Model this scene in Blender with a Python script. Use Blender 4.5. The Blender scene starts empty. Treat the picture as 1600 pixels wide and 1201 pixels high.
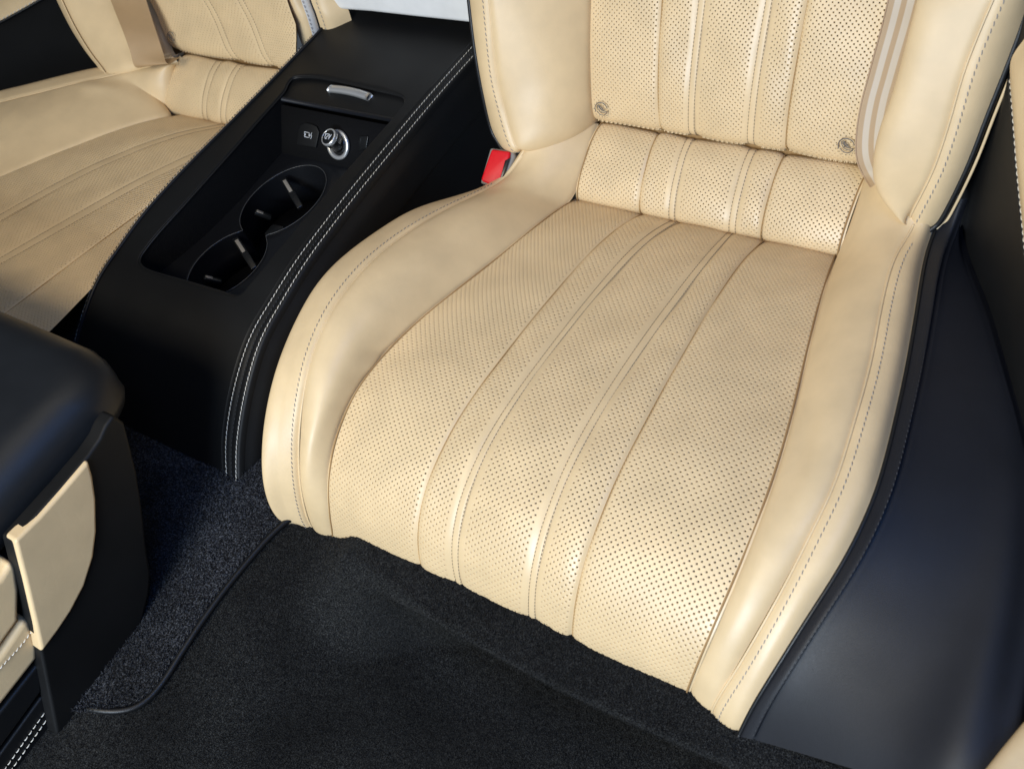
import bpy, math, random
import numpy as np
random.seed(7); RNG = np.random.default_rng(7)

# ------------------------------------------------------------------ camera, world, lamps, exposure
sc = bpy.context.scene
W_, H_ = 1600.0, 1201.0
FPX = 1540.1298646542764
R3 = np.array([[0.8234448973586836, 0.2766260202064328, -0.4953953430934703],
               [0.5117437525590519, -0.739185420363075, 0.43786213131469115],
               [-0.2450649561457671, -0.6140708096526117, -0.7502401002358238]])
CAM = np.array([0.6660337106559756, -0.8219870630220805, 0.8785678228220973])
cd = bpy.data.cameras.new('camera'); cam = bpy.data.objects.new('camera', cd); sc.collection.objects.link(cam)
from mathutils import Matrix, Vector
m = Matrix([[R3[i][0], -R3[i][1], -R3[i][2], CAM[i]] for i in range(3)] + [[0, 0, 0, 1]])
cam.matrix_world = m
cd.sensor_width = 36; cd.lens = FPX * 36 / 1600; cd.clip_start = .01; cd.clip_end = 50
cd.dof.use_dof = True; cd.dof.focus_distance = 1.22; cd.dof.aperture_fstop = 9
sc.camera = cam
world = bpy.data.worlds.new('World'); sc.world = world; world.use_nodes = True
bg = world.node_tree.nodes['Background']; bg.inputs[0].default_value = (.72, .84, 1, 1); bg.inputs[1].default_value = .085

def area(name, loc, tgt, sx, sy, power, col):
    l = bpy.data.lights.new(name, 'AREA'); l.shape = 'RECTANGLE'; l.size = sx; l.size_y = sy; l.energy = power; l.color = col
    o = bpy.data.objects.new(name, l); sc.collection.objects.link(o); o.location = loc
    o.rotation_euler = (Vector(tgt) - Vector(loc)).to_track_quat('-Z', 'Y').to_euler()
    return o
area('key_light', (-.10, -1.75, 1.6), (.15, -.25, 0), 1.0, .5, 26, (1, .88, .68))
area('overhead_light', (-.1, -.1, 1.9), (.1, -.2, 0), 1.2, .8, 4, (1, .90, .72))
area('blue_sky_light', (1.0, -.80, 1.6), (.66, -.55, 0), .75, .6, 9, (.08, .31, 1))
area('cool_front_light', (.35, -2.3, .95), (.2, .15, .25), .8, .5, 50, (.70, .84, 1))
sc.view_settings.view_transform = 'Standard'; sc.view_settings.look = 'None'
sc.view_settings.exposure = 0; sc.view_settings.gamma = 1; sc.view_settings.use_curve_mapping = False

# ------------------------------------------------------------------ pixel rays -> real positions
def ray(px, py):
    return R3 @ np.array([px - 800, py - 600.5, FPX])
def at(px, py, **k):
    d = ray(px, py); (a, v), = k.items(); i = 'xyz'.index(a)
    return CAM + d * ((v - CAM[i]) / d[i])
def onplane(px, py, p0, n):
    d = ray(px, py); n = np.array(n, float)
    return CAM + d * (np.dot(np.array(p0) - CAM, n) / np.dot(d, n))

def cr(P, n, per=12):
    """Catmull-Rom through points, arc-length resampled to n+1."""
    P = np.array(P, float)
    if len(P) == 2: return P[0] + (P[1] - P[0]) * np.linspace(0, 1, n + 1)[:, None]
    Q = np.vstack([2 * P[0] - P[1], P, 2 * P[-1] - P[-2]]); out = []
    for i in range(1, len(Q) - 2):
        t = np.linspace(0, 1, per, endpoint=False)[:, None]
        a, b, c, d = Q[i - 1], Q[i], Q[i + 1], Q[i + 2]
        out.append(.5 * (2 * b + (c - a) * t + (2 * a - 5 * b + 4 * c - d) * t * t + (3 * b - a - 3 * c + d) * t ** 3))
    out.append(P[-1:]); D = np.vstack(out)
    s = np.r_[0, np.cumsum(np.linalg.norm(np.diff(D, axis=0), axis=1))]
    q = np.linspace(0, s[-1], n + 1)
    return np.stack([np.interp(q, s, D[:, k]) for k in range(D.shape[1])], 1)
def smooth(C, sig):
    """gaussian smoothing of a resampled curve, ends kept"""
    n = len(C); i = np.arange(n); out = C.copy()
    lin = C[0] + (C[-1] - C[0]) * (i / (n - 1))[:, None]; r = C - lin
    ext = np.vstack([-r[::-1][:-1], r, -r[::-1][1:]])
    j = np.arange(-3 * int(sig) - 1, 3 * int(sig) + 2); k = np.exp(-.5 * (j / sig) ** 2); k /= k.sum()
    for a in range(C.shape[1]): out[:, a] = np.convolve(ext[:, a], k, 'same')[n - 1:2 * n - 1]
    return lin + out
class Prof:
    """a section in (y, z) swept along x"""
    def __init__(s, pts):
        s.P = cr(pts, 400, 40); s.s = np.r_[0, np.cumsum(np.linalg.norm(np.diff(s.P, axis=0), axis=1))]
        t = np.gradient(s.P, s.s, axis=0); s.T = t / np.linalg.norm(t, axis=1)[:, None]
    def hit(s, px, py):
        d = ray(px, py); n = np.array([-d[2], d[1]])
        f = (s.P - CAM[1:]) @ n; k = np.where(np.sign(f[:-1]) != np.sign(f[1:]))[0]
        if len(k) == 0: i = int(np.argmin(abs(f))); i = min(i, len(f) - 2); a = 0.
        else:
            best = None
            for kk in k:
                a = f[kk] / (f[kk] - f[kk + 1]); p = s.P[kk] + a * (s.P[kk + 1] - s.P[kk]); t = (p[0] - CAM[1]) / d[1]
                if best is None or t < best[0]: best = (t, kk, a)
            i, a = best[1], best[2]
        p = s.P[i] + a * (s.P[i + 1] - s.P[i]); t = (p - CAM[1:]) @ d[1:] / (d[1:] @ d[1:])
        return CAM[0] + t * d[0], s.s[i] + a * (s.s[i + 1] - s.s[i])
    def hits(s, L):
        return np.array([s.hit(*p) for p in L])
    def pos(s, x, q, off=0):
        y = np.interp(q, s.s, s.P[:, 0]); z = np.interp(q, s.s, s.P[:, 1])
        ty = np.interp(q, s.s, s.T[:, 0]); tz = np.interp(q, s.s, s.T[:, 1])
        x = np.asarray(x, float) + 0 * y
        return np.stack([x, y + tz * off * s.sg, z - ty * off * s.sg], -1)
    sg = 1
    def p3(s, L, off=0):
        h = s.hits(L); return s.pos(h[:, 0], h[:, 1], off)

# ------------------------------------------------------------------ object helpers
def link(name, me, mats, parent=None):
    o = bpy.data.objects.new(name, me); sc.collection.objects.link(o)
    for mt in (mats if isinstance(mats, (list, tuple)) else [mats]): me.materials.append(mt)
    if parent: o.parent = parent
    return o
def tag(o, label=None, cat=None, group=None, kind=None):
    if label: o['label'] = label
    if cat: o['category'] = cat
    if group: o['group'] = group
    if kind: o['kind'] = kind
    return o
def thing(name, label, cat, group=None):
    o = bpy.data.objects.new(name, None); sc.collection.objects.link(o); o.empty_display_size = .05
    return tag(o, label, cat, group)
def plabel(o, t): o['label'] = t; return o
def mesh(name, V, F, mats, parent=None, sm=True, mi=None, uv=None):
    me = bpy.data.meshes.new(name); me.from_pydata([tuple(v) for v in np.asarray(V, float)], [], [tuple(int(a) for a in f) for f in F])
    if sm: me.polygons.foreach_set('use_smooth', [True] * len(me.polygons))
    o = link(name, me, mats, parent)
    if mi is not None: me.polygons.foreach_set('material_index', [int(a) for a in mi])
    if uv is not None:
        l = me.uv_layers.new(name='uv'); idx = np.zeros(len(me.loops), int); me.loops.foreach_get('vertex_index', idx)
        l.data.foreach_set('uv', np.asarray(uv)[idx].astype('f').ravel())
    me.update(); return o
def gridfaces(a, b, off=0, wrap=False):
    F = []
    for i in range(a - 1):
        for j in range(b if wrap else b - 1):
            j2 = (j + 1) % b
            F.append((off + i * b + j, off + (i + 1) * b + j, off + (i + 1) * b + j2, off + i * b + j2))
    return F
class Surf:
    """dense grid surface, P[iu, iv]"""
    def __init__(s, P, u=None, flip=False):
        s.P = P; s.nu, s.nv = P.shape[:2]; s.u = np.linspace(0, 1, s.nu) if u is None else u; s.flip = flip; s.calc()
    def calc(s):
        du = np.gradient(s.P, axis=0); dv = np.gradient(s.P, axis=1); n = np.cross(du, dv)
        if s.flip: n = -n
        s.N = n / (np.linalg.norm(n, axis=2, keepdims=True) + 1e-12)
    def disp(s, D): s.P = s.P + s.N * D[..., None]; s.calc(); return s
    def ev(s, A, u, v):
        fu = np.interp(u, s.u, np.arange(s.nu)); fv = np.clip(np.asarray(v, float), 0, 1) * (s.nv - 1)
        i = np.clip(fu.astype(int), 0, s.nu - 2); j = np.clip(fv.astype(int), 0, s.nv - 2); a = (fu - i)[..., None]; b = (fv - j)[..., None]
        return (A[i, j] * (1 - a) * (1 - b) + A[i + 1, j] * a * (1 - b) + A[i, j + 1] * (1 - a) * b + A[i + 1, j + 1] * a * b)
    def pt(s, u, v): u, v = np.broadcast_arrays(np.asarray(u, float), np.asarray(v, float)); return s.ev(s.P, u, v)
    def nr(s, u, v):
        u, v = np.broadcast_arrays(np.asarray(u, float), np.asarray(v, float)); n = s.ev(s.N, u, v); return n / np.linalg.norm(n, axis=-1, keepdims=True)
    def obj(s, name, mat, parent=None, thick=0):
        V = s.P.reshape(-1, 3); F = gridfaces(s.nu, s.nv)
        if s.flip: F = [f[::-1] for f in F]
        uu, vv = np.meshgrid(s.u, np.linspace(0, 1, s.nv), indexing='ij')
        return mesh(name, V, F, mat, parent, uv=np.stack([uu, vv], -1).reshape(-1, 2))
def cosu(n, k=.75):
    t = np.linspace(0, 1, n); return (1 - k) * t + k * (1 - np.cos(np.pi * t)) / 2
def loft(curves, nu=60, nv=160, sig=5, flip=False, mode='cr', u=None):
    C = [smooth(cr(c, nv - 1), sig) if sig else cr(c, nv - 1) for c in curves]
    C = np.array(C); u = cosu(nu) if u is None else u
    if len(curves) == 2: P = C[0] + (C[1] - C[0]) * u[:, None, None]
    else:
        Q = np.concatenate([2 * C[:1] - C[1:2], C, 2 * C[-1:] - C[-2:-1]]); P = []
        for t in u * (len(curves) - 1):
            i = min(int(t), len(curves) - 2); f = t - i; a, b, c, d = Q[i], Q[i + 1], Q[i + 2], Q[i + 3]
            P.append(.5 * (2 * b + (c - a) * f + (2 * a - 5 * b + 4 * c - d) * f * f + (3 * b - a - 3 * c + d) * f ** 3))
        P = np.array(P)
    return Surf(P, u, flip)
def edged(s, e0=True, e1=True, d=.003, w=.004):
    """distance (m) from the u-edges, used for seam creases"""
    seg = np.linalg.norm(np.diff(s.P, axis=0), axis=2); cum = np.concatenate([np.zeros((1, s.nv)), np.cumsum(seg, 0)])
    D = 0
    if e0: D = D - d * np.exp(-(cum / w) ** 1.5)
    if e1: D = D - d * np.exp(-((cum[-1] - cum) / w) ** 1.5)
    return D
def tube(C, r, seg=8, close=False, N=None):
    C = np.asarray(C, float); n = len(C)
    T = np.gradient(C, axis=0) if not close else np.roll(C, -1, 0) - np.roll(C, 1, 0)
    T /= np.linalg.norm(T, axis=1)[:, None] + 1e-12
    up = np.array([.13, .21, .97]) if N is None else N
    A = np.cross(T, up); A /= np.linalg.norm(A, axis=1)[:, None]; B = np.cross(A, T)
    r = np.broadcast_to(r, (n,))
    th = np.linspace(0, 2 * np.pi, seg, endpoint=False)
    V = C[:, None] + r[:, None, None] * (np.cos(th)[None, :, None] * A[:, None] + np.sin(th)[None, :, None] * B[:, None])
    F = gridfaces(n, seg, 0, True)
    if close: F += [((n - 1) * seg + j, j, (j + 1) % seg, (n - 1) * seg + (j + 1) % seg) for j in range(seg)]
    else: F += [tuple(range(seg))[::-1], tuple(range((n - 1) * seg, n * seg))]
    return V.reshape(-1, 3), F
def merge(parts):
    V = []; F = []; o = 0
    for v, f in parts:
        V.append(np.asarray(v)); F += [tuple(a + o for a in g) for g in f]; o += len(v)
    return np.vstack(V), F
def stitches(name, C, N, mat, parent, L=.0042, gap=.0018, r=.00045, lift=.0002, tilt=.12):
    """a row of thread stitches along C (normals N)"""
    C = np.asarray(C, float); N = np.broadcast_to(np.asarray(N, float), C.shape)
    s = np.r_[0, np.cumsum(np.linalg.norm(np.diff(C, axis=0), axis=1))]; parts = []; q = 0
    f = lambda A, t: np.array([np.interp(t, s, A[:, k]) for k in range(3)])
    while q + L < s[-1]:
        a, b = f(C, q), f(C, q + L); n = f(N, q + L / 2); n /= np.linalg.norm(n); t = b - a; sd = np.cross(t, n); sd /= np.linalg.norm(sd) + 1e-9
        k = tilt * L * (1 + .2 * random.uniform(-1, 1)); a = a + sd * k; b = b - sd * k
        g = np.array([0, .12, .5, .88, 1]); h = np.array([-.6, .5, 1, .5, -.6]) * r + lift
        pts = a + (b - a) * g[:, None] + n * h[:, None]
        parts.append(tube(pts, np.array([.35, .9, 1.0, .9, .35]) * r, 6, N=n + sd * .01)); q += L + gap
    if not parts: return None
    V, F = merge(parts); return mesh(name, V, F, mat, parent)
def uvline(s, uoff, side=0, v0=0, v1=1, n=300, lift=0):
    """line at metric distance uoff from edge side(0/1) of surf"""
    seg = np.linalg.norm(np.diff(s.P, axis=0), axis=2); cum = np.concatenate([np.zeros((1, s.nv)), np.cumsum(seg, 0)])
    v = np.linspace(v0, v1, n); j = np.clip((v * (s.nv - 1)).astype(int), 0, s.nv - 1)
    U = np.array([np.interp(uoff if side == 0 else cum[-1, k] - uoff, cum[:, k], s.u) for k in j])
    N = s.nr(U, v); return s.pt(U, v) + N * lift, N

def box(c, h, R=None, bev=.0, seg=3):
    """rounded box as vertices/faces through bmesh; c centre, h half sizes, R 3x3 columns axes"""
    import bmesh
    bm = bmesh.new(); bmesh.ops.create_cube(bm, size=2)
    for v in bm.verts: v.co = Vector((v.co.x * h[0], v.co.y * h[1], v.co.z * h[2]))
    if bev: bmesh.ops.bevel(bm, geom=bm.edges[:], offset=bev, segments=seg, profile=.5, affect='EDGES')
    bm.verts.index_update(); V = np.array([v.co[:] for v in bm.verts]); F = [tuple(v.index for v in f.verts) for f in bm.faces]; bm.free()
    if R is not None: V = V @ np.asarray(R, float).T
    return V + np.asarray(c, float), F
def prism(poly, ext, bev=0., seg=3):
    """closed polygon of 3D points pushed along ext; edges rounded"""
    import bmesh
    bm = bmesh.new(); vs = [bm.verts.new(p) for p in poly]; f = bm.faces.new(vs)
    r = bmesh.ops.extrude_face_region(bm, geom=[f]); nv = [g for g in r['geom'] if isinstance(g, bmesh.types.BMVert)]
    bmesh.ops.translate(bm, verts=nv, vec=Vector(ext)); bmesh.ops.recalc_face_normals(bm, faces=bm.faces[:])
    if bev: bmesh.ops.bevel(bm, geom=[e for e in bm.edges if e.calc_face_angle(0) > .9], offset=bev, segments=seg, profile=.5, affect='EDGES', clamp_overlap=True)
    bm.verts.index_update(); V = np.array([v.co[:] for v in bm.verts]); F = [tuple(v.index for v in g.verts) for g in bm.faces]; bm.free()
    return V, F
def wn(o):
    m = o.modifiers.new('wn', 'WEIGHTED_NORMAL'); m.keep_sharp = False; return o
def rings(loops, cap0=False, cap1=False):
    n = len(loops[0]); V = np.vstack(loops); F = gridfaces(len(loops), n, 0, True)
    if cap0: F.append(tuple(range(n))[::-1])
    if cap1: F.append(tuple(range((len(loops) - 1) * n, len(loops) * n)))
    return V, F
def lathe(c, axis, prof, seg=40, ref=(0, 0, 1)):
    c = np.array(c, float); a = np.array(axis, float); a /= np.linalg.norm(a); x = np.cross(a, ref); x /= np.linalg.norm(x); y = np.cross(a, x)
    th = np.linspace(0, 2 * np.pi, seg, endpoint=False)
    L = [c + a * h + r * (np.cos(th)[:, None] * x + np.sin(th)[:, None] * y) for r, h in prof]
    return rings(L, False, True)

# ------------------------------------------------------------------ materials
def nodes(name):
    mt = bpy.data.materials.new(name); mt.use_nodes = True; t = mt.node_tree; return mt, t.nodes, t.links, t.nodes['Principled BSDF']
def leather(name, col, rough=.45, bump=.25, scale=900, var=.06, spec=.5, sheen=0, coat=0, big=.35, wr=0):
    mt, n, l, b = nodes(name); tc = n.new('ShaderNodeTexCoord')
    b.inputs['Specular IOR Level'].default_value = spec
    vo = n.new('ShaderNodeTexVoronoi'); vo.feature = 'DISTANCE_TO_EDGE'; vo.inputs['Scale'].default_value = scale
    ns = n.new('ShaderNodeTexNoise'); ns.inputs['Scale'].default_value = 26; ns.inputs['Detail'].default_value = 5
    nb = n.new('ShaderNodeTexNoise'); nb.inputs['Scale'].default_value = 9; nb.inputs['Detail'].default_value = 2
    for q in (vo, ns, nb): l.new(tc.outputs['Object'], q.inputs['Vector'])
    mr = n.new('ShaderNodeMapRange'); mr.inputs[1].default_value = .3; mr.inputs[2].default_value = .7
    mr.inputs[3].default_value = 1 - var; mr.inputs[4].default_value = 1 + var; l.new(ns.outputs[0], mr.inputs[0])
    hs = n.new('ShaderNodeHueSaturation'); hs.inputs['Color'].default_value = (*col, 1); l.new(mr.outputs[0], hs.inputs['Value'])
    l.new(hs.outputs[0], b.inputs['Base Color'])
    r2 = n.new('ShaderNodeMapRange'); r2.inputs[1].default_value = .3; r2.inputs[2].default_value = .7
    r2.inputs[3].default_value = rough - .05; r2.inputs[4].default_value = rough + .07; l.new(nb.outputs[0], r2.inputs[0]); l.new(r2.outputs[0], b.inputs['Roughness'])
    b1 = n.new('ShaderNodeBump'); b1.inputs['Strength'].default_value = bump; b1.inputs['Distance'].default_value = .0004
    cl = n.new('ShaderNodeMath'); cl.operation = 'MINIMUM'; cl.inputs[1].default_value = .25; l.new(vo.outputs[0], cl.inputs[0]); l.new(cl.outputs[0], b1.inputs['Height'])
    b2 = n.new('ShaderNodeBump'); b2.inputs['Strength'].default_value = big; b2.inputs['Distance'].default_value = .0025
    l.new(nb.outputs[0], b2.inputs['Height']); l.new(b1.outputs[0], b2.inputs['Normal']); l.new(b2.outputs[0], b.inputs['Normal'])
    if wr:
        wv = n.new('ShaderNodeTexVoronoi'); wv.feature = 'DISTANCE_TO_EDGE'; wv.inputs['Scale'].default_value = 48
        wn_ = n.new('ShaderNodeTexNoise'); wn_.inputs['Scale'].default_value = 16; wn_.inputs['Detail'].default_value = 4
        ad = n.new('ShaderNodeVectorMath'); ad.operation = 'MULTIPLY_ADD'; ad.inputs[1].default_value = (.07, .07, .07)
        l.new(tc.outputs['Object'], wn_.inputs['Vector']); l.new(wn_.outputs['Color'], ad.inputs[0]); l.new(tc.outputs['Object'], ad.inputs[2]); l.new(ad.outputs[0], wv.inputs['Vector'])
        m1 = n.new('ShaderNodeMath'); m1.operation = 'MINIMUM'; m1.inputs[1].default_value = .10; l.new(wv.outputs[0], m1.inputs[0])
        m2 = n.new('ShaderNodeMath'); m2.operation = 'MULTIPLY'; l.new(m1.outputs[0], m2.inputs[0]); l.new(ns.outputs[0], m2.inputs[1])
        b3 = n.new('ShaderNodeBump'); b3.inputs['Strength'].default_value = wr; b3.inputs['Distance'].default_value = .003
        l.new(m2.outputs[0], b3.inputs['Height']); l.new(b2.outputs[0], b3.inputs['Normal']); l.new(b3.outputs[0], b.inputs['Normal'])
    if sheen: b.inputs['Sheen Weight'].default_value = sheen
    if coat: b.inputs['Coat Weight'].default_value = coat; b.inputs['Coat Roughness'].default_value = .15
    return mt
def plain(name, col, rough=.5, metal=0, spec=.5, noise=0):
    mt, n, l, b = nodes(name)
    tc = n.new('ShaderNodeTexCoord'); ns = n.new('ShaderNodeTexNoise'); ns.inputs['Scale'].default_value = 120; ns.inputs['Detail'].default_value = 3
    l.new(tc.outputs['Object'], ns.inputs['Vector']); mr = n.new('ShaderNodeMapRange'); mr.inputs[3].default_value = rough * .85; mr.inputs[4].default_value = rough * 1.15
    l.new(ns.outputs[0], mr.inputs[0]); l.new(mr.outputs[0], b.inputs['Roughness'])
    b.inputs['Base Color'].default_value = (*col, 1); b.inputs['Metallic'].default_value = metal; b.inputs['Specular IOR Level'].default_value = spec
    if noise:
        bp = n.new('ShaderNodeBump'); bp.inputs['Strength'].default_value = noise; bp.inputs['Distance'].default_value = .001
        n2 = n.new('ShaderNodeTexNoise'); n2.inputs['Scale'].default_value = 900; l.new(tc.outputs['Object'], n2.inputs['Vector']); l.new(n2.outputs[0], bp.inputs['Height']); l.new(bp.outputs[0], b.inputs['Normal'])
    return mt
BE = (.67, .500, .285)
M_be = leather('beige_leather', BE, .42, .28, wr=.16)
M_pf = leather('beige_perforated_leather', BE, .38, .10, 1300, big=.12)
M_hole = plain('perforation_backing', (.035, .022, .012), .9)
M_bk = leather('black_leather', (.0065, .0068, .0075), .42, .5, 700, .1, .38)
M_bk2 = leather('black_soft_trim', (.0052, .0053, .0055), .52, .45, 900, .1, .28)
M_bs = leather('black_satin_leather', (.0075, .0085, .012), .52, .5, 800, .1, .32)
M_pl = plain('black_plastic', (.006, .0065, .007), .3)
M_gl = plain('black_gloss_tray', (.006, .0065, .008), .32)
M_fl = plain('black_flocked_lining', (.006, .006, .0065), .95, 0, .1, 1)
M_ch = plain('chrome', (.78, .78, .77), .33, .75)
M_th = plain('white_thread', (.70, .66, .58), .7)
M_tg = plain('grey_thread', (.30, .275, .25), .8)
M_ts = plain('taupe_thread', (.20, .15, .10), .8)
M_tt = plain('tan_thread', (.52, .33, .13), .7)
M_tk = plain('black_thread', (.02, .021, .024), .5)
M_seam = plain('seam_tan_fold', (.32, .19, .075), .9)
M_red = plain('red_plastic', (.62, .003, .010), .42, spec=.3)
M_gp = plain('grey_plastic', (.22, .20, .17), .4)
M_wh = leather('pale_cool_lit_leather', (.78, .77, .74), .5, .2)  # pad's own pale tone; on the far bolster it paints in cool light
M_mk = plain('white_print', (.8, .8, .8), .6)
M_em = plain('emblem_thread', (.13, .12, .11), .7)

def webbing(name):
    mt, n, l, b = nodes(name); uv = n.new('ShaderNodeUVMap'); uv.uv_map = 'uv'; sx = n.new('ShaderNodeSeparateXYZ'); l.new(uv.outputs[0], sx.inputs[0])
    r = n.new('ShaderNodeValToRGB'); e = r.color_ramp; e.interpolation = 'LINEAR'
    a, w = (.42, .29, .16, 1), (.54, .46, .35, 1)
    e.elements[0].position = 0; e.elements[0].color = a; e.elements[1].position = 1; e.elements[1].color = a
    for p, c in ((.13, a), (.15, w), (.27, w), (.29, a), (.39, a), (.41, w), (.54, w), (.56, a)):
        q = e.elements.new(p); q.color = c
    l.new(sx.outputs[0], r.inputs[0]); l.new(r.outputs[0], b.inputs['Base Color']); b.inputs['Roughness'].default_value = .5; b.inputs['Sheen Weight'].default_value = .2
    wv = n.new('ShaderNodeTexWave'); wv.inputs['Scale'].default_value = 60; mp = n.new('ShaderNodeMapping'); mp.inputs['Scale'].default_value = (.5, 6, 1); mp.inputs['Rotation'].default_value = (0, 0, .6)
    l.new(uv.outputs[0], mp.inputs[0]); l.new(mp.outputs[0], wv.inputs[0]); bp = n.new('ShaderNodeBump'); bp.inputs['Strength'].default_value = .25; bp.inputs['Distance'].default_value = .0004
    l.new(wv.outputs[0], bp.inputs['Height']); l.new(bp.outputs[0], b.inputs['Normal']); return mt
M_web = webbing('seat_belt_webbing')
def carpet(name, c0, c1, sc_=420, bump=1.0):
    mt, n, l, b = nodes(name); tc = n.new('ShaderNodeTexCoord')
    n1 = n.new('ShaderNodeTexNoise'); n1.inputs['Scale'].default_value = sc_; n1.inputs['Detail'].default_value = 3; n1.inputs['Roughness'].default_value = .7
    n2 = n.new('ShaderNodeTexNoise'); n2.inputs['Scale'].default_value = 9; n2.inputs['Detail'].default_value = 5
    for q in (n1, n2): l.new(tc.outputs['Object'], q.inputs['Vector'])
    r = n.new('ShaderNodeValToRGB'); r.color_ramp.elements[0].position = .47; r.color_ramp.elements[0].color = (*c0, 1); r.color_ramp.elements[1].position = .66; r.color_ramp.elements[1].color = (*c1, 1)
    l.new(n1.outputs[0], r.inputs[0])
    mr = n.new('ShaderNodeMapRange'); mr.inputs[1].default_value = .35; mr.inputs[2].default_value = .65; mr.inputs[3].default_value = .6; mr.inputs[4].default_value = 1.4; l.new(n2.outputs[0], mr.inputs[0])
    hs = n.new('ShaderNodeHueSaturation'); l.new(r.outputs[0], hs.inputs['Color']); l.new(mr.outputs[0], hs.inputs['Value']); l.new(hs.outputs[0], b.inputs['Base Color'])
    b.inputs['Roughness'].default_value = .9; b.inputs['Specular IOR Level'].default_value = .25; b.inputs['Sheen Weight'].default_value = .03; b.inputs['Sheen Roughness'].default_value = .4
    bp = n.new('ShaderNodeBump'); bp.inputs['Strength'].default_value = bump; bp.inputs['Distance'].default_value = .0025
    l.new(n1.outputs[0], bp.inputs['Height']); l.new(bp.outputs[0], b.inputs['Normal']); return mt
M_cp = carpet('black_carpet', (.003, .0032, .0032), (.042, .043, .041), 640)
M_mt = carpet('charcoal_loop_mat', (.004, .0045, .0055), (.10, .105, .118), 470)

# ------------------------------------------------------------------ sections of the seat
CU = Prof([(.02, -.012), (0, 0), (-.05, .019), (-.10, .031), (-.15, .038), (-.21, .044), (-.28, .047), (-.34, .046), (-.39, .040), (-.43, .028), (-.47, .007), (-.50, -.021), (-.52, -.052), (-.532, -.088), (-.536, -.14), (-.53, -.19)])
LU = Prof([(.006, -.016), (0, -.004), (.003, .012), (.016, .031), (.034, .047), (.055, .061), (.078, .068), (.092, .064)])
BK = Prof([(.11, .060), (.092, .066), (.080, .078), (.080, .097), (.091, .135), (.110, .178), (.135, .225), (.160, .270), (.20, .34), (.24, .41)])
CU.sg = -1; LU.sg = 1; BK.sg = 1
# outward test: off>0 must move towards the camera side
for Q in (CU, LU, BK):
    Q.sg = 1; a = Q.pos(0, Q.s[200], .01) - Q.pos(0, Q.s[200], 0)
    if np.dot(a, np.array([0, -.6, .8])) < 0: Q.sg = -1

def fit(prof, px, deg=3, s_lo=None, s_hi=None):
    h = prof.hits(px); deg = min(deg, len(px) - 1); c = np.polyfit(h[:, 1], h[:, 0], deg)
    lo, hi = h[:, 1].min(), h[:, 1].max()
    d = np.polyder(c)
    def f(s):
        s = np.asarray(s, float); sc_ = np.clip(s, lo, hi); k = np.polyval(d, sc_)
        return np.polyval(c, sc_) + np.clip(k, -.5, .5) * (s - sc_)
    return f

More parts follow.
